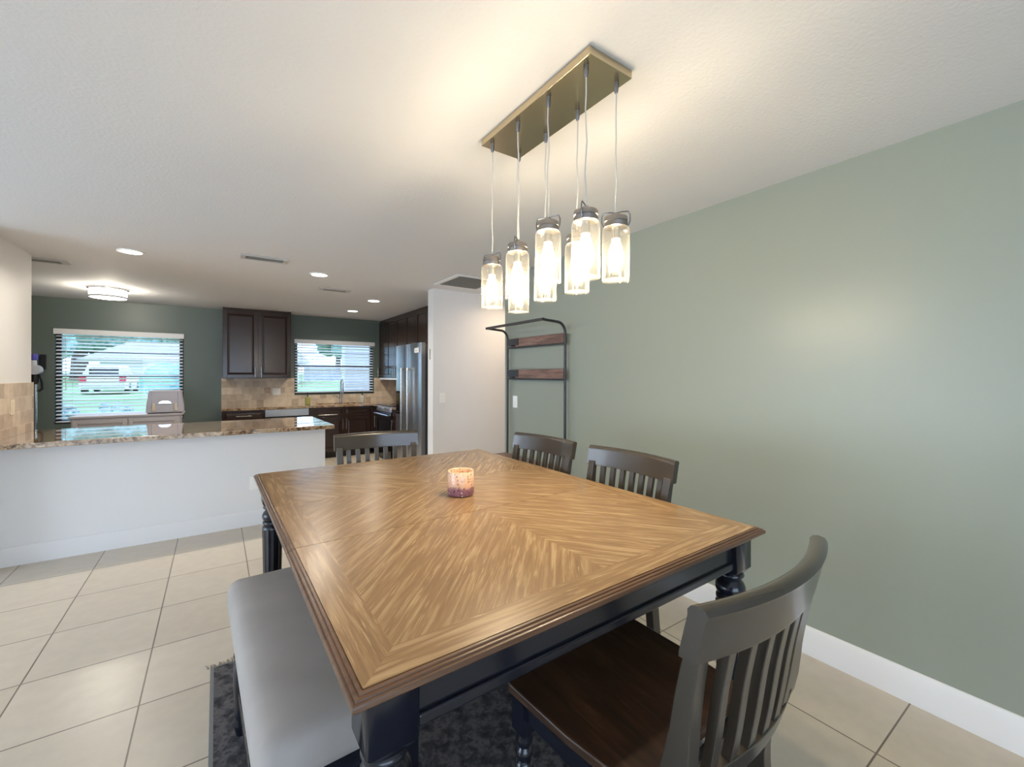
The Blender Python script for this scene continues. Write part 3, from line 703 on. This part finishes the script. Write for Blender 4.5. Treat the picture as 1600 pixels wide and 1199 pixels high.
# ---- kitchen cabinets (fronts facing -y on the back run, -x on the right run)
def shaker(x0, x1, z0, z1, y, parent, name='door', hand=None, ax='y', flat=False):
    """raised-panel front on plane y facing -y; ax='x' swaps the roles of x and y"""
    th = .02; fr = .055 if not flat else .03
    def bb(a0, a1, d0, d1, b0, b1): return (a0, a1, y - d1, y - d0, b0, b1) if ax == 'y' else (y - d1, y - d0, a0, a1, b0, b1)
    g = G()
    g.box(*bb(x0, x0 + fr, 0, th, z0, z1)).box(*bb(x1 - fr, x1, 0, th, z0, z1)).box(*bb(x0 + fr, x1 - fr, 0, th, z0, z0 + fr)).box(*bb(x0 + fr, x1 - fr, 0, th, z1 - fr, z1))
    d = g.build(name, M['espresso'], parent, bevel=.002)
    p = G()
    i0, i1, k0, k1 = x0 + fr, x1 - fr, z0 + fr, z1 - fr
    if i1 - i0 > .06 and k1 - k0 > .04:
        m = min(.03, (k1 - k0) / 3, (i1 - i0) / 3)
        def q(a, b, dd): return (a, y - dd, b) if ax == 'y' else (y - dd, a, b)
        o = [(i0, k0), (i1, k0), (i1, k1), (i0, k1)]; n = [(i0 + m, k0 + m), (i1 - m, k0 + m), (i1 - m, k1 - m), (i0 + m, k1 - m)]
        p.loft([[q(a, b, 0) for a, b in o], [q(a, b, .008) for a, b in o], [q(a, b, .015) for a, b in n]])
    else: p.box(*bb(i0, i1, 0, .012, k0, k1))
    p.build('raised_panel', M['espresso'], d, smooth=10)
    if hand:
        (ha, hb) = hand
        h = G()
        def hq(a, b, dd): return (a, y - dd, b) if ax == 'y' else (y - dd, a, b)
        h.cyl(hq(*ha, th + .03), hq(*hb, th + .03), .0055, 10)
        for f in (.12, .88):
            a, b = ha[0] + (hb[0] - ha[0]) * f, ha[1] + (hb[1] - ha[1]) * f
            h.cyl(hq(a, b, th - .002), hq(a, b, th + .03), .0045, 8)
        h.build('handle', M['nickel'], d)
    return d
# upper cabinet on the back wall
cab = thing('wall_cabinet', 'dark espresso wall cabinet with two doors between the two windows', 'cabinet', (.543, YB - .17, 1.343))
G().box(.075, 1.012, YB - .33, YB - .001, 1.343, H - .001).build('body', M['espresso'], cab)
shaker(.08, .541, 1.35, H - .04, YB - .33, cab, hand=((.5, 1.36), (.5, 1.53)))
shaker(.546, 1.007, 1.35, H - .04, YB - .33, cab, hand=((.587, 1.36), (.587, 1.53)))
# uppers on the right wall
xf = 2.593
def upper(y0, y1, z0, n, label, hz):
    c = thing('wall_cabinet', label, 'cabinet', ((xf + XK) / 2, (y0 + y1) / 2, z0), 'wall cabinets along the refrigerator wall')
    G().box(xf, XK - .001, y0, y1, z0, H - .001).build('body', M['espresso'], c)
    w = (y1 - y0) / n
    for k in range(n):
        a, b = y0 + w * k + .003, y0 + w * (k + 1) - .003
        hy = b - .04 if k % 2 == 0 else a + .04
        shaker(a, b, z0 + .006, H - .04, xf, c, hand=((hy, z0 + .02), (hy, z0 + .02 + hz)), ax='x')
    return c
upper(5.03, 5.93, 1.86, 2, 'short dark wall cabinet directly above the refrigerator, nearest the white wall', .1)
upper(5.93, 6.85, 1.76, 2, 'dark wall cabinet beside the refrigerator, above the range', .13)
c = upper(6.85, 8.24, 1.345, 3, 'tall dark wall cabinet in the corner next to the sink window', .17)
G().box(xf - .02, xf + .05, 6.86, 8.2, 1.315, 1.345).build('light_rail', M['trim'], c, bevel=.003)
# back run base units
yf = 7.66
def base_body(c, x0, x1, y0=yf, y1=YB - .013):
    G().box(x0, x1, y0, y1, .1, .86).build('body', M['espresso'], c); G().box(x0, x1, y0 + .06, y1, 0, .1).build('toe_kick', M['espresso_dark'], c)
c = thing('base_cabinet', 'dark drawer cabinet at the left end of the back counter beside the dishwasher', 'cabinet', (.34, 7.95, 0))
base_body(c, .066, .616)
shaker(.07, .612, .7, .852, yf, c, 'drawer', ((.24, .775), (.44, .775)), flat=True)
shaker(.07, .612, .42, .692, yf, c, 'drawer', ((.24, .556), (.44, .556)), flat=True)
shaker(.07, .612, .11, .412, yf, c, 'drawer', ((.24, .26), (.44, .26)), flat=True)
dwt = thing('dishwasher', 'stainless steel dishwasher built in under the back counter', 'dishwasher', (.93, 7.95, 0))
G().box(.62, 1.243, yf, YB - .02, .1, .858).box(.63, 1.23, yf + .06, YB - .02, 0, .1).build('body', M['black_plastic'], dwt)
G().box(.622, 1.241, yf - .025, yf, .12, .72).build('door', M['steel'], dwt, bevel=.004)
G().box(.622, 1.241, yf - .025, yf, .745, .855).build('control_panel', M['steel'], dwt, bevel=.004)
G().cyl((.68, yf - .055, .7), (1.18, yf - .055, .7), .009, 10).cyl((.7, yf - .02, .7), (.7, yf - .055, .7), .006, 8).cyl((1.16, yf - .02, .7), (1.16, yf - .055, .7), .006, 8).build('handle', M['steel'], dwt)
c = thing('base_cabinet', 'dark sink base cabinet with two doors below the kitchen window', 'cabinet', (1.77, 7.95, 0))
base_body(c, 1.247, 2.24)
for a, b, s in ((1.31, 1.793, 1), (1.8, 2.236, -1)):
    shaker(a, b, .7, .852, yf, c, 'drawer', ((a + .07, .735), (b - .11, .735)) if s > 0 else None, flat=True)
    hx_ = b - .025 if s > 0 else a + .025
    shaker(a, b, .11, .692, yf, c, 'door', ((hx_, .48), (hx_, .66)))
c = thing('base_cabinet', 'dark corner base cabinet between sink cabinet and range', 'cabinet', (2.6, 7.8, 0))
G().box(2.305, XK - .02, 7.42, YB - .02, .1, .86).box(2.37, XK - .02, 7.42, YB - .02, 0, .1).build('body', M['espresso'], c)
G().box(2.252, 2.305, 7.665, 7.69, .1, .86).build('filler', M['espresso'], c)
shaker(7.425, 7.635, .11, .852, 2.305, c, 'door', ((7.46, .5), (7.46, .7)), ax='x')
c = thing('base_cabinet', 'dark narrow base cabinet between range and refrigerator', 'cabinet', (2.6, 6.33, 0))
G().box(2.305, XK - .02, 6.08, 6.63, .1, .86).box(2.37, XK - .02, 6.08, 6.63, 0, .1).build('body', M['espresso'], c)
shaker(6.085, 6.625, .11, .852, 2.305, c, 'door', ((6.58, .5), (6.58, .7)), ax='x')
# granite on the back run, with sink cut-out
sx0, sx1, sy0, sy1 = 1.42, 2.14, 7.76, 8.12
yc = 7.625
w = G()
for b in ((.055, sx0, yc, YB - .012), (sx1, 2.9, yc, YB - .012), (sx0, sx1, yc, sy0), (sx0, sx1, sy1, YB - .012), (2.275, 2.9, 7.42, yc)): w.box(*b, .861, .896)
tag(w.build('kitchen_worktop', M['granite'], smooth=20), 'tan granite worktop along the kitchen back wall under the sink window', 'worktop')
tag(G().box(2.275, XK - .013, 6.075, 6.64, .861, .896).build('kitchen_worktop', M['granite'], bevel=.003), 'short granite worktop between the range and the refrigerator', 'worktop')
sk = G()
for b in ((sx0 - .01, sx1 + .01, sy0 - .01, sy1 + .01, .68, .69), (sx0 - .01, sx0, sy0, sy1, .69, .859), (sx1, sx1 + .01, sy0, sy1, .69, .859), (sx0 - .01, sx1 + .01, sy0 - .01, sy0, .69, .859), (sx0 - .01, sx1 + .01, sy1, sy1 + .01, .69, .859)): sk.box(*b)
tag(sk.build('kitchen_sink', M['steel']), 'stainless sink set under the back worktop below the window', 'sink')
# faucet
fx, fy = 1.86, 8.17
t = thing('kitchen_faucet', 'tall gooseneck faucet in front of the sink window', 'faucet', (fx, fy, .896))
pts = [(fx, fy, .896), (fx, fy, 1.05), (fx, fy, 1.22)] + [(fx, fy - .075 * (1 - math.cos(R(q))), 1.24 + .085 * math.sin(R(q))) for q in range(15, 181, 15)] + [(fx, fy - .15, 1.17)]
G().tube(pts, .012, 12).lathe([(.027, .8965), (.027, .91), (.018, .918), (.018, 1.0), (.012, 1.01)], (fx, fy, 0), 18).build('spout', M['steel'], t)
G().cyl((fx, fy - .15, 1.17), (fx, fy - .15, 1.06), .015, 14, .013).build('spray_head', M['steel'], t)
G().cyl((fx - .015, fy, .97), (fx - .1, fy, 1.03), .007, 10).build('lever', M['steel'], t)
def soap(x, y, m, label):
    t = thing('soap_bottle', label, 'soap dispenser', (x, y, .896))
    G().lathe([(.034, .897), (.04, .9), (.04, 1.005), (.03, 1.022), (.014, 1.03)], (x, y, 0), 20).build('bottle', M[m], t)
    G().lathe([(.014, 1.03), (.014, 1.05), (.005, 1.052), (.005, 1.085), (.012, 1.086), (.012, 1.1), (.0, 1.101)], (x, y, 0), 12, cap=False).cyl((x, y, 1.093), (x, y - .04, 1.088), .005, 8).build('pump', M['black_plastic'], t)
soap(1.285, 8.02, 'green_soap', 'olive soap bottle with black pump at the left of the sink')
soap(2.2, 8.02, 'clear_soap', 'pale soap bottle with black pump at the right of the sink')
# range
rx = 2.27
t = thing('kitchen_range', 'black range with stainless trim between the corner and the refrigerator', 'stove', (2.6, 7.02, 0))
G().box(rx + .03, XK - .02, 6.645, 7.41, .0, .89).build('body', M['black_plastic'], t)
G().box(rx + .01, XK - .02, 6.645, 7.41, .89, .905).build('cooktop', M['black_glass'], t, bevel=.003)
G().prism([(rx, .8), (rx + .03, .8), (rx + .03, .89), (rx + .02, .89)], 6.65, 7.405, 'xz').build('control_panel', M['steel'], t, bevel=.002)
d = G().box(rx, rx + .03, 6.655, 7.4, .22, .79).build('oven_door', M['black_glass'], t, bevel=.004)
G().cyl((rx - .045, 6.68, .755), (rx - .045, 7.375, .755), .012, 12).cyl((rx - .045, 6.72, .755), (rx, 6.72, .755), .008, 8).cyl((rx - .045, 7.335, .755), (rx, 7.335, .755), .008, 8).build('handle', M['steel'], d)
d = G().box(rx, rx + .03, 6.655, 7.4, .05, .21).build('drawer', M['black_glass'], t, bevel=.004)
for y in (6.78, 6.92, 7.14, 7.28): G().cyl((rx - .02, y, .848), (rx + .015, y, .848), .02, 16).build('knob', M['steel'], t)
# refrigerator
fx0 = 2.1; fy0, fy1, fz = 5.072, 5.985, 1.815
t = thing('refrigerator', 'stainless steel double door refrigerator beside the white pantry wall', 'refrigerator', (2.5, 5.53, 0))
G().box(fx0 + .07, XK - .03, fy0 + .01, fy1 - .01, .02, fz - .012).build('body', M['steel_dark'], t, bevel=.004)
def fdoor(a, b, name, hy):
    n = 10; ring0 = []; ring1 = []
    g = G(); rings = []
    for k in range(n + 1):
        y = a + (b - a) * k / n; u = 2 * k / n - 1; bulge = .018 * (1 - u ** 4)
        rings.append([(fx0 + .018 - bulge, y, .06), (fx0 + .07, y, .06), (fx0 + .07, y, fz), (fx0 + .018 - bulge, y, fz)])
    d = g.loft(rings).build(name, M['steel'], t, smooth=30)
    G().cyl((fx0 - .045, hy, .58), (fx0 - .045, hy, 1.5), .014, 14).cyl((fx0 - .045, hy, .6), (fx0 + .01, hy, .6), .01, 8).cyl((fx0 - .045, hy, 1.48), (fx0 + .01, hy, 1.48), .01, 8).build('handle', M['nickel'], d)
    return d
d1 = fdoor(fy0, 5.522, 'door', 5.40); d2 = fdoor(5.528, fy1, 'door', 5.625)
G().box(fx0 - .003, fx0 + .004, 5.79, 5.93, .86, 1.18).build('dispenser', M['black_glass'], d2, bevel=.002)
lp = G().box(fx0 - .002, fx0 + .004, 5.115, 5.262, 1.69, 1.752).build('name_plate', M['white_plastic'], d1, bevel=.001)
ltr = G()
for k in range(3): ltr.box(fx0 - .0028, fx0 - .0015, 5.15 + k * .03, 5.17 + k * .03, 1.712, 1.73)
ltr.build('plate_mark', M['pale_grey'], lp)

# ---- nook furniture
t = thing('sideboard', 'pale lilac sideboard cabinet with two panel doors standing before the nook window', 'sideboard', (-.87, 6.98, 0))
G().box(-1.35, -.378, 6.78, 7.18, .0, .9).build('body', M['lilac_white'], t, bevel=.003)
G().box(-1.368, -.344, 6.755, 7.19, .9, .922).build('top', M['lilac_white'], t, bevel=.004)
for k in range(2):
    x0 = -1.337 + k * .479
    d = G()
    for b in ((x0, x0 + .045, .07, .88), (x0 + .424, x0 + .469, .07, .88), (x0 + .045, x0 + .424, .07, .115), (x0 + .045, x0 + .424, .835, .88)): d.box(b[0], b[1], 6.76, 6.78, b[2], b[3])
    d = d.build('door', M['lilac_white'], t, bevel=.002)
    G().lathe([(.004, 0), (.006, -.012), (.012, -.02), (.009, -.028), (.0, -.029)], ((x0 + .447) if k == 0 else x0 + .022, 6.76, .5), 12, axis='y', cap=False).build('knob', M['nickel'], d)
t = thing('toaster', 'lilac grey retro toaster with two cream levers standing on the sideboard', 'toaster', (-.525, 6.9, .922))
w = [(-.708, .932), (-.341, .932), (-.344, 1.02), (-.366, 1.19), (-.38, 1.208), (-.67, 1.208), (-.684, 1.19), (-.704, 1.02)]
tq = G().prism(w[::-1], 6.79, 6.99, 'xz').build('shell', M['case'], t, bevel=.014, seg=4)
G().box(-.69, -.36, 6.8, 6.98, .9225, .934).build('base', M['black_plastic'], t)
for x in (-.652, -.4): G().box(x - .0025, x + .0025, 6.7885, 6.792, .99, 1.19).build('lever_slot', M['steel_dark'], tq)
for x in (-.632, -.42): G().box(x - .016, x + .016, 6.772, 6.7895, .955, 1.05).build('lever', M['almond'], t, bevel=.007, seg=3)
G().box(-.612, -.44, 6.788, 6.7905, 1.03, 1.034).build('trim_line', M['steel_dark'], tq)
G().prism([(-.59, 1.045), (-.46, 1.045), (-.475, 1.068), (-.5, 1.078), (-.55, 1.078), (-.575, 1.068)][::-1], 6.786, 6.791, 'xz').build('badge', M['chrome'], t, bevel=.001)
for y in (6.845, 6.925): G().box(-.65, -.4, y - .012, y + .012, 1.2075, 1.2095).build('bread_slot', M['black_plastic'], t)

# cordless vacuum hanging in its dock
vx = -1.945
t = thing('stick_vacuum', 'violet and silver cordless stick vacuum hanging on the green wall left of the window', 'vacuum cleaner', (vx, 8.15, 0))
G().box(-1.93, -1.872, YB - .03, YB - .001, 1.47, 1.665).build('wall_dock', M['black_plastic'], t, bevel=.006)
G().lathe([(.03, 1.585), (.042, 1.59), (.044, 1.64), (.038, 1.665), (.0, 1.668)], (vx - .02, 8.13, 0), 20, cap=False).build('motor', M['violet'], t)
G().lathe([(.03, -.065), (.062, -.06), (.066, 0), (.062, .05), (.03, .055)], (vx, 8.13, 1.46), 24, axis='y').lathe([(.03, 1.49), (.034, 1.55), (.03, 1.586)], (vx - .02, 8.13, 0), 18).build('cyclone', M['pale_grey'], t, smooth=50)
G().lathe([(.026, 1.27), (.036, 1.3), (.036, 1.37), (.028, 1.4)], (vx - .008, 8.13, 0), 18).cyl((vx, 8.13, .1), (vx, 8.13, .16), .02, 12).box(vx - .11, vx + .11, 8.07, 8.19, .02, .1).build('floor_head', M['black_plastic'], t)
G().tube([(vx + .035, 8.13, 1.4), (vx + .06, 8.13, 1.3), (vx + .062, 8.13, 1.21), (vx + .03, 8.13, 1.18)], .014, 10).build('handle', M['black_plastic'], t)
G().cyl((vx, 8.13, .15), (vx, 8.13, 1.28), .017, 16).build('wand', M['chrome'], t)

# ---- outdoors beyond the kitchen windows
def ground_z(y): return -.05 + .02 * max(0, y - 10)
lw = G()
ys = [YB + .16, 10, 20, 30, 40, 60, 90]
lw.loft([[(-60, y, ground_z(y)), (70, y, ground_z(y)), (70, y, ground_z(y) - .3), (-60, y, ground_z(y) - .3)] for y in ys])
struct(lw.build('ground', M['lawn']))
hs = thing('neighbor_house', 'pale house with pinkish gable roof across the street seen through the nook window', 'house', (-2, 44, .6))
G().box(-6.9, 6, 42, 47, .55, 2.5).build('walls', M['stucco'], hs)
G().prism([(-8.0, 2.4), (6.9, 2.4), (5.5, 3.75), (-5.2, 3.75)], 41.3, 47.6, 'xz').build('roof', M['roof'], hs)
G().box(-4.2, -1.6, 41.95, 42.0, .6, 2.3).build('garage_door', M['trim'], hs)
cr = thing('parked_car', 'white car with red tail lights parked outside the nook window', 'car', (-4.7, 31.5, ground_z(31.5)))
def carsec(y, w, zs): return [(-4.7 + a * w, y, ground_z(31.5) + z) for a, z in zs]
body = G()
for y, w, h in ((29.5, .82, .72), (29.6, .88, .85), (33.6, .88, .8), (33.9, .78, .65)): pass
sec = lambda y, w, z0, z1: [(-4.7 - w, y, z0), (-4.7 + w, y, z0), (-4.7 + w * 1.02, y, (z0 + z1) / 2), (-4.7 + w * .93, y, z1), (-4.7 - w * .93, y, z1), (-4.7 - w * 1.02, y, (z0 + z1) / 2)]
g0 = ground_z(31.5)
body.loft([sec(29.4, .8, g0 + .35, g0 + .85), sec(29.55, .9, g0 + .25, g0 + .98), sec(32.2, .92, g0 + .25, g0 + .98), sec(33.7, .88, g0 + .25, g0 + .85), sec(33.9, .78, g0 + .35, g0 + .75)])
body.build('body', M['car'], cr, smooth=50)
G().loft([sec(29.6, .8, g0 + .97, g0 + .985), sec(29.9, .72, g0 + .97, g0 + 1.45), sec(31.6, .74, g0 + .97, g0 + 1.48), sec(32.6, .8, g0 + .97, g0 + .985)]).build('cabin', M['car'], cr, smooth=50)
G().box(-5.25, -4.15, 29.62, 29.7, g0 + 1.02, g0 + 1.36).build('rear_window', M['black_glass'], cr)
for s in (-1, 1):
    G().box(-4.7 + s * .74 - .13, -4.7 + s * .74 + .13, 29.36, 29.5, g0 + .62, g0 + .9).build('tail_light', M['red_lens'], cr, bevel=.02)
    for y in (30.3, 33.0): G().lathe([(.2, -.1), (.32, -.1), (.32, .1), (.2, .1)], (-4.7 + s * .82, y, g0 + .32), 18, axis='x').build('wheel', M['black_plastic'], cr)
def tree(x, y, h, w, label, name='tree', m='leaf', trunk=True, sub=2, n=16, cat='tree'):
    z0 = ground_z(y)
    t = thing(name, label, cat, (x, y, z0))
    if trunk: G().tube([(x, y, z0 - .05), (x + .05, y, z0 + h * .3), (x, y, z0 + h * .6)], [w * .08, w * .06, w * .03], 8).build('trunk', M['bark'], t)
    bm = bmesh.new(); rnd = random.Random(int(x * 31 + y * 7))
    for k in range(n):
        a = rnd.uniform(0, 2 * PI); rr = w * .5 * math.sqrt(rnd.random()) * .75
        zz = z0 + h * (rnd.uniform(.38, .9) if trunk else rnd.uniform(.2, .75)); s = w * rnd.uniform(.16, .28)
        mt = Matrix.Translation((x + rr * math.cos(a), y + rr * math.sin(a), zz)) @ Matrix.Diagonal((s, s, min(s, h * .26), 1))
        bmesh.ops.create_icosphere(bm, subdivisions=sub, radius=1, matrix=mt)
    for v in bm.verts: v.co += Vector((rnd.uniform(-1, 1), rnd.uniform(-1, 1), rnd.uniform(-1, 1))) * w * .035
    g = G(); g.v = [tuple(v.co) for v in bm.verts]; bm.verts.index_update(); g.f = [tuple(v.index for v in f.verts) for f in bm.faces]; bm.free()
    g.build('foliage', M[m], t, smooth=20)
tree(-6.4, 24, 6.2, 3.4, 'bushy tree outside at the left edge of the nook window', n=26)
tree(-10.2, 54, 10, 8.5, 'tree farther off behind the left bushy tree through the nook window', n=40)
tree(-3, 75, 13, 11, 'wide tall tree rising behind the pale house across the street', n=40)
tree(6.8, 66, 10, 5.2, 'leafy tree nearest the left side of the sink window view', n=34)
tree(14.6, 66, 10, 5.6, 'leafy tree behind the middle of the grey yard fence through the sink window', n=34)
tree(24.5, 66, 10, 8, 'leafy tree farthest right behind the fence through the sink window', n=30)
for k, x in enumerate((-2.95, -2.25, -1.55, -.85)):
    tree(x, 10.6 + .12 * (k % 2), 1.0 + .05 * (k % 3), .56, ['shrub outside the nook window, nearest its left frame', 'shrub outside the nook window, second from its left frame', 'shrub outside the nook window, third from its left frame', 'shrub outside the nook window, nearest its right frame'][k], 'shrub', 'leaf2', False, 2, 22, 'shrub')
tree(-.7, 18, 1.75, 2.2, 'rounded teal shrub outside the nook window behind the toaster', 'shrub', 'teal', False, 2, 24, 'shrub')
fn = thing('yard_fence', 'weathered grey wooden fence across the yard through the sink window', 'fence', (14.4, 49, .7))
g = G()
for k in range(130): g.box(7.5 + k * .16, 7.645 + k * .16, 49, 49.03, .7, 2.15 + .03 * (k % 2))
g.build('pickets', M['fence'], fn)
G().box(7.5, 28.3, 49.03, 49.08, .95, 1.03).box(7.5, 28.3, 49.03, 49.08, 1.75, 1.83).build('fence_rails', M['fence'], fn)
struct(G().box(2.27, 2.95, 9.6, 9.9, -.1, 2.6).build('wall_porch', M['stucco']))

# ------------------------------------------------------------------ light
wd = bpy.data.worlds.new('sky'); S.world = wd; wd.use_nodes = True; nt = wd.node_tree
bg = nt.nodes['Background']; bg.inputs[1].default_value = 5.2; bg.inputs[0].default_value = (.46, .69, 1, 1)
# added fill lights at the invented glazed doors behind and left of the camera
COOL = (.88, .94, 1)
light('added_fill_left', 'AREA', (-5.36, 2.3, 1.06), 92, COOL, 2.0, rot=(0, R(-90), 0), shape='RECTANGLE', sy=3.3)
light('added_fill_rear', 'AREA', (-1.0, -3.47, 1.06), 42, (1, .97, .92), 4.3, rot=(R(90), 0, 0), shape='RECTANGLE', sy=2.0)
# the two kitchen windows guide the sampling of the sky (they give off nothing themselves)
for x, z, w, h in ((-1.1, 1.37, 1.36, 1.25), (1.8, 1.53, 1.35, .92)):
    o = light('window_portal', 'AREA', (x, YB + .148, z), 1, (1, 1, 1), w, rot=(R(-90), 0, 0), shape='RECTANGLE', sy=h); o.data.cycles.is_portal = True
# ceiling lamp of the side hall beyond the green wall
tl = thing('recessed_downlight', 'recessed ceiling light in the side hall past the green wall', 'ceiling light', (3.1, 4.2, H - .008))
G().lathe([(.092, 0), (.09, -.007), (.075, -.008), (.074, 0)], (3.1, 4.2, H), 32, cap=False).build('trim_ring', M['trim'], tl)
G().lathe([(.0744, -.0034), (.0744, 0)], (3.1, 4.2, H), 24).build('housing', M['trim'], tl)
G().lathe([(.0745, -.0055), (.0745, -.0035)], (3.1, 4.2, H), 32).build('lens', M['lens'], tl)
light('recessed_lamp', 'AREA', (3.1, 4.2, H - .012), 8, (1, .77, .54), .14, shape='DISK', spread=R(160))

# ------------------------------------------------------------------ camera
yaw, roll, f, cy = .60404, .00258, 668.775, 586.008
R0 = Vector((math.cos(yaw), -math.sin(yaw), 0)); F = Vector((math.sin(yaw), math.cos(yaw), 0)); U0 = Vector((0, 0, 1))
Rv = math.cos(roll) * R0 + math.sin(roll) * U0; Uv = -math.sin(roll) * R0 + math.cos(roll) * U0
cd = bpy.data.cameras.new('camera'); cam = bpy.data.objects.new('camera', cd); COL.objects.link(cam)
mw = Matrix((Rv, Uv, -F)).transposed().to_4x4(); mw.translation = (0, 0, CH); cam.matrix_world = mw
cd.sensor_fit = 'HORIZONTAL'; cd.sensor_width = 36; cd.lens = f / 1600 * 36; cd.shift_y = -(599.5 - cy) / 1600; cd.clip_start = .05; cd.clip_end = 300
S.camera = cam
vs = S.view_settings; vs.view_transform = 'Standard'; vs.look = 'None'; vs.gamma = 1; vs.use_curve_mapping = False; vs.exposure = 0.0
S.cycles.max_bounces = 10; S.cycles.diffuse_bounces = 5; S.cycles.transparent_max_bounces = 16; S.cycles.caustics_refractive = False; S.cycles.sample_clamp_indirect = 6
